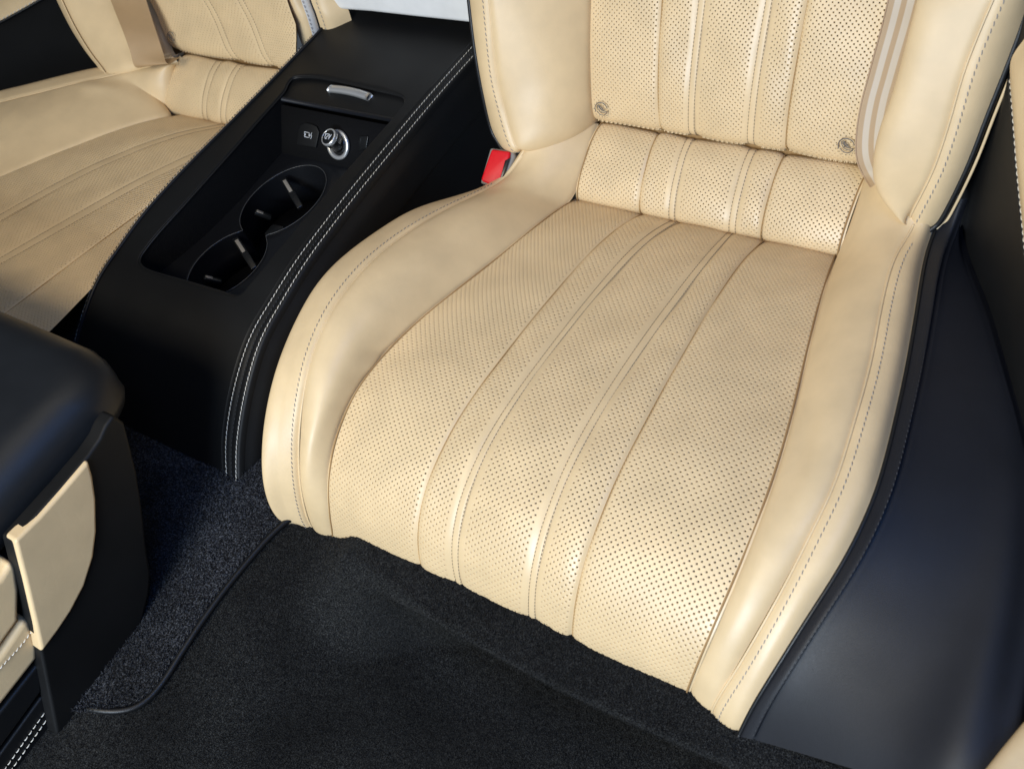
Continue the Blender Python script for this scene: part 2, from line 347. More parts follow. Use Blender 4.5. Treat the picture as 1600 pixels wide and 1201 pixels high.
PITCH = .0038
def perforated(name, prof, fa, fb, s0, s1, parent, mat, puff=.004, pw=4., pitch=PITCH, margin=(1, 1), wrinkle=0, deep=(1, 1), er=(0, 0)):
    """panel between x-curves fa, fb (functions of s) with real punched holes; deep: seam depth factor at either side"""
    L = s1 - s0; wmean = abs(fb((s0 + s1) / 2) - fa((s0 + s1) / 2))
    nc = max(3, int(round(wmean / pitch))); nr = max(4, int(round(L / pitch)))
    U = np.linspace(0, 1, 2 * nc + 1); Vv = np.linspace(0, 1, 2 * nr + 1)
    def ev(u, v):
        s = s0 + v * L; xa, xb = fa(s), fb(s); w = np.abs(xb - xa)
        off = puff * (1 - np.abs(2 * u - 1) ** pw) * .36
        du0 = u * w; du1 = (1 - u) * w
        off = off - .0024 * deep[0] * np.exp(-(du0 / .0032) ** 1.2) - .0024 * deep[1] * np.exp(-(du1 / .0032) ** 1.2)
        if er[0]: off = off - er[0] * np.exp(-(v * L / .012) ** 1.2)
        if er[1]: off = off - er[1] * np.exp(-((1 - v) * L / .012) ** 1.2)
        off = off + .0009 * np.sin(s * 37 + xa * 60) * np.sin(u * 5 + s * 19 + 1.3)
        return prof.pos(xa + (xb - xa) * u, s, off)
    uu, vv = np.meshgrid(U, Vv, indexing='ij'); G = ev(uu, vv); a, b = G.shape[:2]
    e = 1e-3
    V = [G.reshape(-1, 3)]; off = a * b; F = []; MI = []
    I, J = np.meshgrid(np.arange(nc), np.arange(nr), indexing='ij'); I = I.ravel(); J = J.ravel()
    hole = ((I + J) % 2 == 0) & (I >= margin[0]) & (I < nc - margin[1]) & (J >= 1) & (J < nr - 1)
    C = ev((I + .5) / nc, (J + .5) / nr)
    Tu = ev((I + .5) / nc + e, (J + .5) / nr) - C; Tv = ev((I + .5) / nc, (J + .5) / nr + e) - C
    Tu /= np.linalg.norm(Tu, axis=1)[:, None]; N = np.cross(Tu, Tv); N /= np.linalg.norm(N, axis=1)[:, None]; sg = np.sign(N @ np.array([0, -.6, .8]))[:, None]; N *= sg
    Tw = np.cross(N, Tu)   # right-handed Tu,Tw,N
    # is Tw along +v or -v ?
    dirv = np.sign(np.sum(Tw * Tv, axis=1))
    # outer loop order in (du,dv)
    offs = [(1, 0), (2, 0), (2, 1), (2, 2), (1, 2), (0, 2), (0, 1), (0, 0)]
    ang = [math.atan2(dv - 1, du - 1) for du, dv in offs]
    for k in range(len(I)):
        i, j = 2 * I[k], 2 * J[k]
        lp = [(i + du) * b + (j + dv) for du, dv in offs]
        if not hole[k]:
            f = lp if dirv[k] > 0 else lp[::-1]; F.append(tuple(f)); MI.append(0); continue
        r = random.uniform(.92, 1.08); R = []
        for rad, h in ((.285 * pitch * r, .00005), (.262 * pitch * r, -.0002), (.255 * pitch * r, -.0016)):
            base = off
            pts = [C[k] + rad * (math.cos(t) * Tu[k] + math.sin(t) * dirv[k] * Tw[k]) + N[k] * h for t in ang]
            V.append(np.array(pts)); R.append([base + q for q in range(8)]); off += 8
        LL = [lp] + R
        for q in range(3):
            for w in range(8):
                w2 = (w + 1) % 8; f = (LL[q][w], LL[q][w2], LL[q + 1][w2], LL[q + 1][w]); F.append(f if dirv[k] > 0 else f[::-1]); MI.append(0)
        F.append(tuple(LL[3]) if dirv[k] > 0 else tuple(LL[3][::-1])); MI.append(1)
    return mesh(name, np.vstack(V), F, [mat, M_hole], parent, mi=MI), ev
def strip(name, prof, fa, fb, s0, s1, parent, mat, er=(0, 0), n=200):
    L = s1 - s0
    def ev(u, v):
        s = s0 + v * L; off = -.0004 + .0004 * (1 - np.abs(2 * u - 1) ** 3) - .0008 * (np.exp(-(u / .05) ** 2) + np.exp(-((1 - u) / .05) ** 2))
        if er[0]: off = off - er[0] * np.exp(-(v * L / .012) ** 1.2)
        if er[1]: off = off - er[1] * np.exp(-((1 - v) * L / .012) ** 1.2)
        return prof.pos(fa(s) + (fb(s) - fa(s)) * u, s, off)
    u = np.linspace(-.12, 1.12, 15); v = np.linspace(0, 1, n); uu, vv = np.meshgrid(u, v, indexing='ij')
    S = Surf(ev(uu, vv), u)
    if S.N[7, n // 2] @ np.array([0, -.6, .8]) < 0: S.flip = True; S.calc()
    return S.obj(name, mat, parent), ev
def profline(prof, f, s0, s1, off, n=300):
    s = np.linspace(s0, s1, n); P = prof.pos(f(s), s, off); Q = prof.pos(f(s), s, off + .01); return P, (Q - P) / .01
def seat_panels(parent, prof, curves, s0, s1, partname, er=(0, 0), puff=.004, stn='seam_stitching', deepA=(1, 1), pitch=PITCH):
    """curves: list of (kind, f) ; kind 'e' edge / 's' single seam / 'd' first of a double strip / 'D' its second line"""
    for k in range(len(curves) - 1):
        (ka, fa), (kb, fb) = curves[k], curves[k + 1]
        if ka == 'd' and kb == 'D':
            strip('seam_strip', prof, fa, fb, s0, s1, parent, M_be, er)
            for f in (fa, fb):
                P, N = profline(prof, f, s0 + .004, s1 - .004, -.0008)
                stitches('strip_stitching', P, N, M_ts, parent, L=.0030, gap=.0016, r=.00042, lift=.0001, tilt=0)
        else:
            dp = ({'e': .3, 's': 1.1}.get(ka, .45), {'e': .3, 's': 1.1}.get(kb, .45)); ga = (lambda s, g=fa: g(s) - .003) if ka == 'e' else fa; gb = (lambda s, g=fb: g(s) + .003) if kb == 'e' else fb
            perforated(partname, prof, ga, gb, s0, s1, parent, M_pf, puff, 2.6, deep=dp, er=er, margin=(1 if ka in 'es' else 2, 1 if kb in 'es' else 2), pitch=pitch)
        if kb == 's':
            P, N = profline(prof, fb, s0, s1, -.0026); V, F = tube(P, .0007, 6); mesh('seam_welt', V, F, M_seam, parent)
            P, N = profline(prof, lambda s, fb=fb: fb(s) + .0014, s0 + .004, s1 - .004, -.0012)
            stitches(stn, P, N, M_tt, parent, L=.0032, gap=.0014, r=.0003, lift=.0002)

# ================================================================== FLOOR
px_front = [(487, 831), (520, 835), (600, 858), (654, 882), (715, 910), (830, 958), (893, 992), (985, 1040), (1072, 1087)]
fr = CU.p3(px_front)
zl = np.polyfit(fr[:, 0], fr[:, 2], 2)
def sstep(t): t = np.clip(t, 0, 1); return t * t * (3 - 2 * t)
FLOOR_Z = -.255
def hfun(x, y):
    x = np.asarray(x, float); y = np.asarray(y, float)
    zL = -.082 - .05 * np.clip(-.54 - y, 0, .3) + 0 * x
    ye = -.588 - .006 * np.sin((x - .1) * 9)                           # outer edge of the heel ledge
    ww = .040 + .07 * (1 - sstep((x + .02) / .16)); wL = sstep((y - (ye - ww * .7)) / ww)
    tun = -.075 - .10 * sstep((x + .19) / .20) - .02 * np.clip(-.6 - y, 0, 1)   # tunnel falls away to the right
    wT = 1 - sstep((x - (-.10 + .12 * (-.62 - y))) / .24)
    low = FLOOR_Z + (tun - FLOOR_Z) * wT
    wT = wT * sstep((x + .80) / .15)
    wx = sstep((x + .12) / .10)
    zL = tun + (zL - tun) * wx
    return low + (zL - low) * wL
def hitH(px, py, off=0):
    d = ray(px, py); t0 = (.05 - CAM[2]) / d[2]; t1 = (-.5 - CAM[2]) / d[2]; T = np.linspace(t0, t1, 600); P = CAM + T[:, None] * d
    g = P[:, 2] - hfun(P[:, 0], P[:, 1]) - off; k = np.where((g[:-1] > 0) & (g[1:] <= 0))[0]
    k = k[0] if len(k) else 300; a = g[k] / (g[k] - g[k + 1] + 1e-12); return P[k] + a * (P[k + 1] - P[k])
gx = np.arange(-1.5, .78, .0035); gy = np.arange(-1.45, -.30, .0035)
X, Y = np.meshgrid(gx, gy, indexing='ij'); Z = hfun(X, Y)
Z = Z + .0006 * RNG.standard_normal(Z.shape) + .0012 * np.sin(X * 31 + Y * 17) * np.sin(Y * 23 - X * 9)
ye_ = -.588 - .006 * np.sin((X - .1) * 9); w1 = 1 - sstep((Y - (ye_ - .028)) / .040)
w2 = sstep((X + .06) / .12) * sstep((X - (-.10 + .12 * (-.62 - Y))) / .24)
Y = Y + .085 * w1 * w2
def pile(S, n, L, w, umin=0, umax=1, vmin=0, vmax=1, lean=.8):
    u = RNG.uniform(umin, umax, n); v = RNG.uniform(vmin, vmax, n); P = S.pt(u, v); N = S.nr(u, v); a = RNG.uniform(0, 2 * np.pi, n)
    t1 = np.cross(N, (1, .2, .1)); t1 /= np.linalg.norm(t1, axis=1)[:, None]; t2 = np.cross(N, t1); d = np.cos(a)[:, None] * t1 + np.sin(a)[:, None] * t2
    e = np.cross(N, d); ln = L * RNG.uniform(.5, 1.2, n)[:, None]; tip = P + N * ln + d * ln * lean * RNG.uniform(.2, 1.2, n)[:, None]
    V = np.stack([P - e * w - N * .0006, P + e * w - N * .0006, tip + e * w * .5, tip - e * w * .5], 1).reshape(-1, 3); F = np.arange(4 * n).reshape(-1, 4)
    return V, F
def with_pile(S, name, mat, parent, *a, **k):
    V0 = S.P.reshape(-1, 3); F0 = np.array(gridfaces(S.nu, S.nv)); F0 = F0[:, ::-1] if S.flip else F0
    V1, F1 = pile(S, *a, **k); V = np.vstack([V0, V1]).astype('f'); F = np.vstack([F0, F1 + len(V0)])
    me = bpy.data.meshes.new(name); me.vertices.add(len(V)); me.vertices.foreach_set('co', V.ravel()); me.loops.add(F.size); me.loops.foreach_set('vertex_index', F.astype('i').ravel())
    me.polygons.add(len(F)); me.polygons.foreach_set('loop_start', np.arange(0, F.size, 4, dtype='i')); me.polygons.foreach_set('loop_total', np.full(len(F), 4, 'i')); me.update(calc_edges=True); me.validate()
    return link(name, me, mat, parent)
SF_ = Surf(np.stack([X, Y, Z], -1))
ng = len(gx); o = with_pile(SF_, 'floor', M_cp, None, 330000, .0022, .00032, umin=.53, umax=.953, vmin=.38, vmax=.86); tag(o, kind='structure')

# loop-pile mat on the tunnel, with a bound edge
bpx = [(490, 796), (456, 812), (425, 838), (395, 872), (362, 912), (325, 962), (290, 1015), (262, 1060), (240, 1088), (216, 1106), (190, 1112), (165, 1112), (140, 1108)]
bc = smooth(cr([hitH(*p) for p in bpx], 199), 4)
mat_t = thing('floor_mat', 'charcoal loop pile mat with black bound edge beside the front console', 'floor mat')
lc = cr([(-.62, -.42, 0), (-.62, -.6, 0), (-.6, -.8, 0), (-.55, -.95, 0), (-.45, -1.0, 0)], 199)
b0 = np.vstack([cr([(-.20, -.36, 0), bc[0]], 40)[:-1], bc]); b0 = cr(b0[::8], 199)
US = np.linspace(0, 1, 150); P = b0 + (lc - b0) * US[:, None, None]
P[..., 2] = hfun(P[..., 0], P[..., 1]) + .006 * (1 - np.exp(-US[:, None] * 60)) + .0005 * RNG.standard_normal(P.shape[:2])
S = Surf(P, US)
if S.N[50, 100, 2] < 0: S.flip = True; S.calc()
with_pile(S, 'mat_pile', M_mt, mat_t, 60000, .0034, .00055, umax=.8)
C = bc.copy(); C[:, 2] = hfun(C[:, 0], C[:, 1]) + .0035
V, F = tube(C, .0040, 10); V[:, 2] = V[:, 2]; mesh('mat_binding', V, F, M_bk, mat_t)
T = np.gradient(C, axis=0); sd = np.cross(T, (0, 0, 1)); sd /= np.linalg.norm(sd, axis=1)[:, None]
if (sd @ np.array([-1, .3, 0])).mean() < 0: sd = -sd
stitches('binding_stitching', C + sd * .0050 + np.array([0, 0, .0035]), (0, 0, 1), M_tk, mat_t, L=.005, gap=.0025, r=.0006)

# ================================================================== MAIN REAR SEAT
seat = thing('car_seat', 'cream leather rear seat with perforated cushion, right of the black console', 'car seat', 'rear seats')
A_px = [(900, 312), (850, 345), (790, 392), (730, 440), (660, 500), (610, 545), (575, 580), (550, 620), (530, 680), (517, 740), (512, 790), (520, 833)]
A2_px = [(1305, 400), (1287, 447), (1270, 513), (1250, 590), (1227, 690), (1191, 780), (1169, 853), (1147, 914), (1104, 997), (1072, 1086)]
s1p = [(996, 337), (962, 353), (931, 386), (900, 419), (881, 435), (840, 486), (800, 536), (752, 600), (725, 637), (695, 687), (672, 732), (660, 785), (654, 825), (654, 880)]
s2a = [(1043, 349), (1002, 369), (955, 422), (901, 496), (834, 574), (800, 617), (787, 637), (755, 690), (730, 745), (717, 800), (710, 840), (707, 897)]
s2b = [(1052, 351), (1016, 371), (965, 425), (913, 489), (846, 574), (811, 617), (798, 637), (766, 690), (741, 745), (727, 800), (720, 840), (716, 900)]
s3a = [(1132, 368), (1104, 395), (1063, 449), (1002, 533), (948, 604), (911, 680), (893, 710), (875, 740), (857, 785), (845, 825), (835, 865), (829, 925), (824, 958)]
s3b = [(1141, 369), (1114, 397), (1074, 452), (1014, 536), (961, 604), (924, 680), (905, 710), (886, 745), (869, 785), (856, 825), (846, 865), (839, 925), (834, 960)]
s4p = [(1187, 378), (1171, 395), (1137, 435), (1104, 489), (1070, 547), (1029, 617), (999, 675), (960, 750), (934, 816), (912, 881), (899, 938), (892, 990)]
f = [fit(CU, A_px, 5), fit(CU, s1p, 4), fit(CU, s2a, 4), fit(CU, s2b, 4), fit(CU, s3a, 4), fit(CU, s3b, 4), fit(CU, s4p, 4), fit(CU, A2_px, 5)]
sC0 = float(np.interp(-.004, -CU.P[:, 0], CU.s)); sC1 = CU.s[-1] - .03
seat_panels(seat, CU, list(zip('esdDdDse', f)), sC0 - .006, sC1, 'cushion_panel', er=(.0035, 0), puff=.0048)
fCA, fCB = f[0], f[-1]
# lumbar roll
l_px = [[(936, 194), (925, 225), (912, 265), (900, 310)], [(1029, 205), (1010, 267), (997, 335)], [(1073, 215), (1058, 262), (1045, 345)], [(1082, 217), (1066, 264), (1054, 348)],
        [(1170, 232), (1151, 300), (1137, 362)], [(1180, 234), (1161, 301), (1147, 364)], [(1228, 238), (1203, 300), (1187, 375)], [(1350, 272), (1333, 330), (1307, 396)]]
fl = [fit(LU, p, 1) for p in l_px]
seat_panels(seat, LU, list(zip('esdDdDse', fl)), .010, LU.s[-1] - .006, 'lumbar_panel', er=(.004, .002), puff=.0045, pitch=.0034)
# backrest
b_px = [[(926, 0), (924, 60), (925, 100), (927, 150), (932, 185)], [(1033, 0), (1028, 133), (1031, 200)], [(1090, 0), (1081, 133), (1074, 205)], [(1100, 0), (1091, 133), (1083, 207)],
        [(1195, 0), (1178, 133), (1167, 223)], [(1205, 0), (1188, 133), (1177, 225)], [(1262, 0), (1237, 133), (1227, 230)], [(1412, 0), (1372, 130), (1352, 250)]]
fb = [fit(BK, p, 2 if len(p) > 3 else 1) for p in b_px]
fb[0] = fit(BK, b_px[0], 2)
seat_panels(seat, BK, list(zip('esdDdDse', fb)), .012, BK.s[-1], 'backrest_panel', er=(.002, 0), puff=.0045, pitch=.0034)
# dark foam behind the seams
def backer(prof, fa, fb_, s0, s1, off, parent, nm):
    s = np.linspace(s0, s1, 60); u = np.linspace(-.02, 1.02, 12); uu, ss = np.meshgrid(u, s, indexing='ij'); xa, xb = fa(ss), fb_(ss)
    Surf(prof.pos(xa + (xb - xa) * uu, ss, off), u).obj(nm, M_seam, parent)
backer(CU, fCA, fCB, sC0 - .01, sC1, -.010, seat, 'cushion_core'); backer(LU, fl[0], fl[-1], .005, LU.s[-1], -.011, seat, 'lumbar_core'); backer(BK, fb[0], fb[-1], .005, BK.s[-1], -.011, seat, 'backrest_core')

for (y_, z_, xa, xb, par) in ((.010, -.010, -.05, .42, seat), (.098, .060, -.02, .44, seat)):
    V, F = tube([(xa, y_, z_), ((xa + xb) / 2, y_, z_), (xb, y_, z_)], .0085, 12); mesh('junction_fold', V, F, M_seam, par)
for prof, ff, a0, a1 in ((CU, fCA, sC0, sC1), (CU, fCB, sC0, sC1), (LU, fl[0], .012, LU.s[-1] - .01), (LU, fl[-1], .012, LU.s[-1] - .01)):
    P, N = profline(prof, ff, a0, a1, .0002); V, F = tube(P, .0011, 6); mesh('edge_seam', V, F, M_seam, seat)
CU2 = Prof([(y * (1.0 if y > -.2 else 1.0 + .6 * min(1, (-.2 - y) / .15)), z) for y, z in [(.02, -.012), (0, 0), (-.05, .019), (-.10, .031), (-.15, .038), (-.21, .044), (-.28, .047), (-.34, .046), (-.39, .040), (-.43, .028), (-.47, .007), (-.50, -.021), (-.52, -.052), (-.532, -.088), (-.536, -.14), (-.53, -.19)]])
CU2.sg = CU.sg
# left bolster
def onprof(prof, L): return [tuple(p) for p in prof.p3(L)]
A3 = onprof(LU, [(936, 192), (925, 225), (912, 265), (903, 300)]) + [tuple(CU.pos(fCA(s), s)) for s in np.linspace(sC0 + .01, CU.hit(520, 833)[1], 14)]
A3 = A3 + [(A3[-1][0] + .002, A3[-1][1] + .004, A3[-1][2] - .05)]
B3s = [(826, 218, -.062), (814, 243, -.070), (801, 264, -.078), (781, 284, -.085), (748, 301, -.092), (680, 335, -.105), (630, 365, -.115), (580, 405, -.120), (540, 450, -.120), (510, 495, -.118), (487, 550, -.115), (475, 600, -.110), (467, 665, -.109), (466, 725, -.109), (472, 780, -.110), (487, 831, -.112)]
B3 = [tuple(at(a, b, x=c)) for a, b, c in B3s]; B3e = B3 + [(B3[-1][0] + .004, B3[-1][1] + .006, B3[-1][2] - .04)]
SL = loft([A3, B3e], 70, 260, 6)
if SL.N[30, 130] @ np.array([.6, -.2, .7]) < 0: SL.flip = True; SL.calc()
U = SL.u[:, None]; v = np.linspace(0, 1, SL.nv)[None, :]
SL.disp(.017 * np.sin(np.pi * np.clip(U, 0, 1) ** 1.25) ** .9 * (1 - .92 * sstep((v - .72) / .25)) * (.55 + .45 * sstep(v / .2)))
# soft leather folds where the bolster meets the cushion
SL.disp(-.0016 * np.exp(-((v - .60) / .012) ** 2) * np.exp(-(U / .35) ** 2) + .0012 * np.exp(-((v - .63) / .014) ** 2) * np.exp(-(U / .3) ** 2) + .0008 * np.sin(v * 40 + U * 6) * np.exp(-((U - .5) / .3) ** 2) * np.exp(-((v - .25) / .15) ** 2))
SL.disp(edged(SL, True, True, .0025, .005))
SL.obj('bolster', M_be, seat)
C3s = [(796, 272, -.100), (782, 286, -.108), (757, 299, -.120), (722, 306, -.133), (650, 325, -.152), (590, 360, -.163), (530, 405, -.168), (490, 450, -.168), (455, 515, -.165), (430, 580, -.160), (415, 645, -.155), (409, 700, -.152), (410, 750, -.150), (420, 790, -.148), (437, 815, -.145), (455, 823, -.140)]
C3 = [tuple(at(a, b, x=c)) for a, b, c in C3s]; C3e = C3 + [(C3[-1][0] + .006, C3[-1][1] + .02, C3[-1][2] - .02)]
sh = lambda L, dx, dy, dz: [(p[0] + dx, p[1] + dy, p[2] + dz) for p in L]
mid = [tuple(.5 * (np.array(p) + q) + np.array([0, 0, .003])) for p, q in zip(cr(B3e, 40), cr(C3e, 40))]
in_ = lambda L, k: [(p[0] - .010 * k, p[1] + (.010 + .035 * max(0, (i / len(L) - .55)) / .45) * k, p[2] - .024 * k) for i, p in enumerate(L)]
SB = loft([B3e, mid, C3e, in_(C3e, 1), in_(C3e, 3), in_(C3e, 8)], 90, 260, 6, u=np.linspace(0, 1, 90))
if SB.N[15, 130] @ np.array([-.2, -.3, .9]) < 0: SB.flip = True; SB.calc()
SB.disp(edged(SB, True, False, .004, .004)); SB.obj('bolster_side', M_be, seat)
P, N = uvline(SB, .0095, 0, .10, .97); stitches('bolster_stitching', P, N, M_tg, seat, L=.0042, gap=.0020, r=.00045, tilt=.14)
P, N = uvline(SB, 0.0008, 0, .03, .99, lift=.0005); V, F = tube(P, .0015, 8); mesh('piping', V, F, M_be, seat)

# right bolster
A4 = onprof(LU, [(1350, 268), (1341, 300), (1328, 340), (1312, 385)]) + [tuple(CU.pos(fCB(s), s)) for s in np.linspace(sC0 + .01, CU.hit(1072, 1086)[1], 14)]
A4 = A4 + [(A4[-1][0], A4[-1][1] + .004, A4[-1][2] - .05)]
B2s = [(1446, 300, .115), (1438, 325, .095), (1428, 355, .078), (1403, 390, .079), (1390, 423, .080), (1377, 477, .080), (1360, 567, .080), (1333, 663, .078), (1304, 754, .070), (1269, 827, .057), (1234, 897, .038), (1191, 975, .008), (1147, 1049, -.032), (1108, 1111, -.076)]
B4 = [tuple(at(a, b, z=c)) for a, b, c in B2s]; B4e = B4 + [(B4[-1][0], B4[-1][1] + .002, B4[-1][2] - .05)]
SR = loft([A4, B4e], 70, 260, 6, flip=True)
if SR.N[30, 130] @ np.array([-.6, -.2, .7]) < 0: SR.flip = not SR.flip; SR.calc()
U = SR.u[:, None]; v = np.linspace(0, 1, SR.nv)[None, :]
fr_ = 1 - .95 * sstep((v - .60) / .33)
SR.disp(.011 * fr_ * np.sin(np.pi * U ** 1.1) ** .9 - .004 * np.exp(-((v - .55) / .12) ** 2) * np.exp(-((U - .45) / .25) ** 2) + .002 * np.exp(-((v - .70) / .10) ** 2) * np.exp(-((U - .4) / .25) ** 2))
SR.disp(edged(SR, True, True, .0025, .005)); SR.obj('bolster', M_be, seat)
C2s = [(1478, 305, .10), (1470, 330, .085), (1461, 357, .072), (1450, 383, .073), (1440, 427, .074), (1433, 473, .075), (1423, 533, .075), (1413, 587, .075), (1402, 637, .074), (1388, 697, .072), (1367, 770, .067), (1334, 845, .056), (1299, 906, .040), (1260, 966, .020), (1208, 1049, -.016), (1174, 1104, -.048), (1152, 1149, -.077)]
C4 = [tuple(at(a, b, z=c)) for a, b, c in C2s]; C4e = C4 + [(C4[-1][0], C4[-1][1] + .002, C4[-1][2] - .05)]
SQ = loft([B4e, C4e], 40, 260, 6, flip=SR.flip)
SQ.disp(.003 * fr_ * np.sin(np.pi * SQ.u[:, None]) + edged(SQ, True, False, .0025, .004) + edged(SQ, False, True, .007, .007)); SQ.obj('bolster_side', M_be, seat)
P, N = uvline(SQ, .0105, 0, .10, .985); stitches('bolster_stitching', P, N, M_tg, seat, L=.0042, gap=.0020, r=.00045, tilt=.10)
P, N = uvline(SQ, .0008, 0, .06, .985, lift=.0004); V, F = tube(P, .0014, 8); mesh('piping', V, F, M_be, seat)

# backrest bolsters
def back_bolster(I, Q, O, back, nrm, parent, extra=None, puff=.016, stn=True):
    cs = ([extra] if extra is not None else []) + [I, Q]
    S1 = loft(cs, 60, 140, 3)
    if S1.N[40, 90] @ nrm < 0: S1.flip = True; S1.calc()
    U = S1.u[:, None]
    S1.disp(puff * np.sin(np.pi * U) ** .8 + edged(S1, True, True, .004, .005)); S1.obj('backrest_bolster', M_be, parent)
    O = [tuple(p) for p in O]; bk = [tuple(np.array(p) + back) for p in O]
    S2 = loft([Q, O], 30, 140, 3, flip=S1.flip); S2.disp(.004 * np.sin(np.pi * S2.u[:, None]) + edged(S2, True, False, .004, .004)); S2.obj('backrest_bolster_side', M_wh if stn == 'w' else M_be, parent)
    S3 = loft([O, bk], 10, 140, 3, flip=S1.flip); S3.obj('backrest_shell', M_bk, parent)
    P, N = uvline(S2, .0100, 0, .08, 1); stitches('backrest_stitching', P, N, M_tg, parent, L=.0045, gap=.0022, r=.0005, tilt=.14)
    P, N = uvline(S2, .0008, 0, .05, 1, lift=.0005); V, F = tube(P, .0013, 8); mesh('piping', V, F, M_be, parent)
    V, F = tube(cr(O, 120), .0032, 10); mesh('edge_piping', V, F, M_bk, parent)
    return S1, S2
bot = lambda p, k=1: (p[0], p[1] + .05 * k, p[2] - .006)
def cur(L, key='y'): return [tuple(at(a, b, **{key: c})) for a, b, c in L]
I = [tuple(BK.pos(fb[0](s), s)) for s in np.linspace(BK.hit(934, 188)[1], BK.s[-1], 8)]
I = [bot(I[0])] + I
Q = cur([(811, 239, -.006), (797, 213, .0), (785, 167, .014), (777, 133, .022), (772, 100, .03), (762, 0, .055), (756, -60, .07), (752, -110, .082)]); Q = [bot(Q[0])] + Q
O = cur([(792, 238, .004), (777, 220, .008), (767, 200, .014), (755, 150, .024), (743, 83, .04), (733, 0, .065), (728, -60, .082), (726, -110, .095)]); O = [bot(O[0], .8)] + O
S1, S2 = back_bolster(I, Q, O, np.array([-.006, .06, 0]), np.array([.5, -.8, .2]), seat)
P, N = uvline(S2, -0.0, 1, .1, 1)
V, F = tube(cr([tuple(np.array(p) + (-.004, .004, 0)) for p in O], 120), .0013, 8); mesh('light_edge_cord', V, F, M_th, seat)
lim = cur([(1424, 348, -.004), (1399, 331, -.006), (1380, 312, -.004), (1366, 284, .0), (1366, 250, .006), (1376, 207, .016), (1396, 150, .030), (1416, 77, .048), (1436, 0, .068), (1450, -60, .095), (1462, -110, .108)]); lim = [bot(lim[0])] + lim
inner = [(p[0] + .006, p[1] + .085, p[2] + .004) for p in lim]
Q2 = cur([(1419, 347, -.004), (1433, 320, -.004), (1460, 267, .004), (1483, 200, .018), (1507, 117, .036), (1533, 50, .052), (1555, 0, .064), (1578, -60, .08), (1598, -110, .092)]); Q2 = [bot(Q2[0])] + Q2
O2 = cur([(1447, 359, .002), (1465, 350, .004), (1482, 322, .010), (1513, 257, .024), (1543, 180, .042), (1580, 87, .066), (1604, 20, .084), (1630, -60, .105), (1650, -110, .12)]); O2 = [bot(O2[0])] + O2
S1, S2 = back_bolster(lim, Q2, O2, np.array([.01, .07, 0]), np.array([.1, -.8, .4]), seat, extra=inner, puff=.0005)
V, F = tube(cr([tuple(np.array(p) + (.006, .004, 0)) for p in O2], 120), .0016, 8); mesh('light_edge_cord', V, F, M_be, seat)

# embroidered emblems on the backrest: ring with a curved wing and dotted lower rim
def emblem(prof, px, py, parent, r=.0095, mat=M_em):
    x, s = prof.hit(px, py); c = prof.pos(x, s, .0058); n = prof.pos(x, s, .02) - prof.pos(x, s, .0); n = n / np.linalg.norm(n); ux = np.array([1., 0, 0]); uy = np.cross(n, ux)
    W = lambda a, b: c + r * (a * ux + b * uy); parts = []
    th = np.linspace(.25, np.pi * 1.15, 24); parts.append(tube([W(math.cos(t), math.sin(t)) for t in th], .0006, 6, N=n))
    th = np.linspace(np.pi * 1.15, np.pi * 1.95, 20); parts.append(tube([W(.82 * math.cos(t) + .05, .85 * math.sin(t) - .02) for t in th], .0005, 6, N=n))
    for L in ([(-.62, .55), (-.55, .1), (-.25, -.3), (.2, -.45), (.75, -.42)], [(-.5, .5), (-.3, .15), (.05, -.12), (.45, -.2), (.8, -.2)], [(-.35, .42), (-.1, .1), (.2, .0), (.3, -.1)], [(-.1, .35), (.15, .2), (.25, .02)], [(-.45, .62), (-.2, .5), (-.25, .3)]):
        parts.append(tube(cr([W(a, b) for a, b in L], 12), .00048, 6, N=n))
    for t in np.linspace(np.pi * 1.0, np.pi * 2.0, 9): parts.append(tube([W(1.13 * math.cos(t), 1.13 * math.sin(t)), W(1.2 * math.cos(t + .05), 1.2 * math.sin(t + .05))], .0005, 6, N=n))
    V, F = merge(parts); return mesh('emblem', V, F, mat, parent)
emblem(BK, 943, 168, seat); emblem(BK, 1325, 225, seat)
# smooth leather patches under the emblems

# seat belt
def belt(prof, Lp, Rp, offl, offr, label, name='seat_belt'):
    hl = prof.hits(Lp); hr = prof.hits(Rp); t = thing(name, label, 'seat belt', 'seat belts')
    A = [tuple(p) for p in prof.pos(hl[:, 0], hl[:, 1], offl)]; B = [tuple(p) for p in prof.pos(hr[:, 0], hr[:, 1], offr)]
    return t, A, B
t = thing('seat_belt', 'tan webbing belt with two pale stripes down the right side of the near backrest', 'seat belt', 'seat belts')
A = cur([(1388, 0, .112), (1377, 45, .105), (1366, 85, .096), (1354, 130, .085), (1346, 160, .076), (1339, 200, .064), (1337, 235, .052), (1341, 258, .042), (1350, 276, .034), (1360, 292, .040)])
A = [at(1400, -50, y=.125)] + A
B = [(p[0] + .046, p[1] + .012, p[2] + .004) for i, p in enumerate(A)]
B = [np.array(B[0]) + 0] + B[1:]
SBt = loft([A, B], 24, 160, 3)
if SBt.N[12, 80] @ np.array([0, -.8, .3]) < 0: SBt.flip = True; SBt.calc()
SBt.disp(.0012 * np.sin(np.pi * SBt.u[:, None])); SBt.obj('webbing', M_web, t)
for k in (0, -1):
    V, F = tube(SBt.P[k], .0009, 6); mesh('selvedge', V, F, plain('belt_edge', (.40, .27, .16), .6), t)

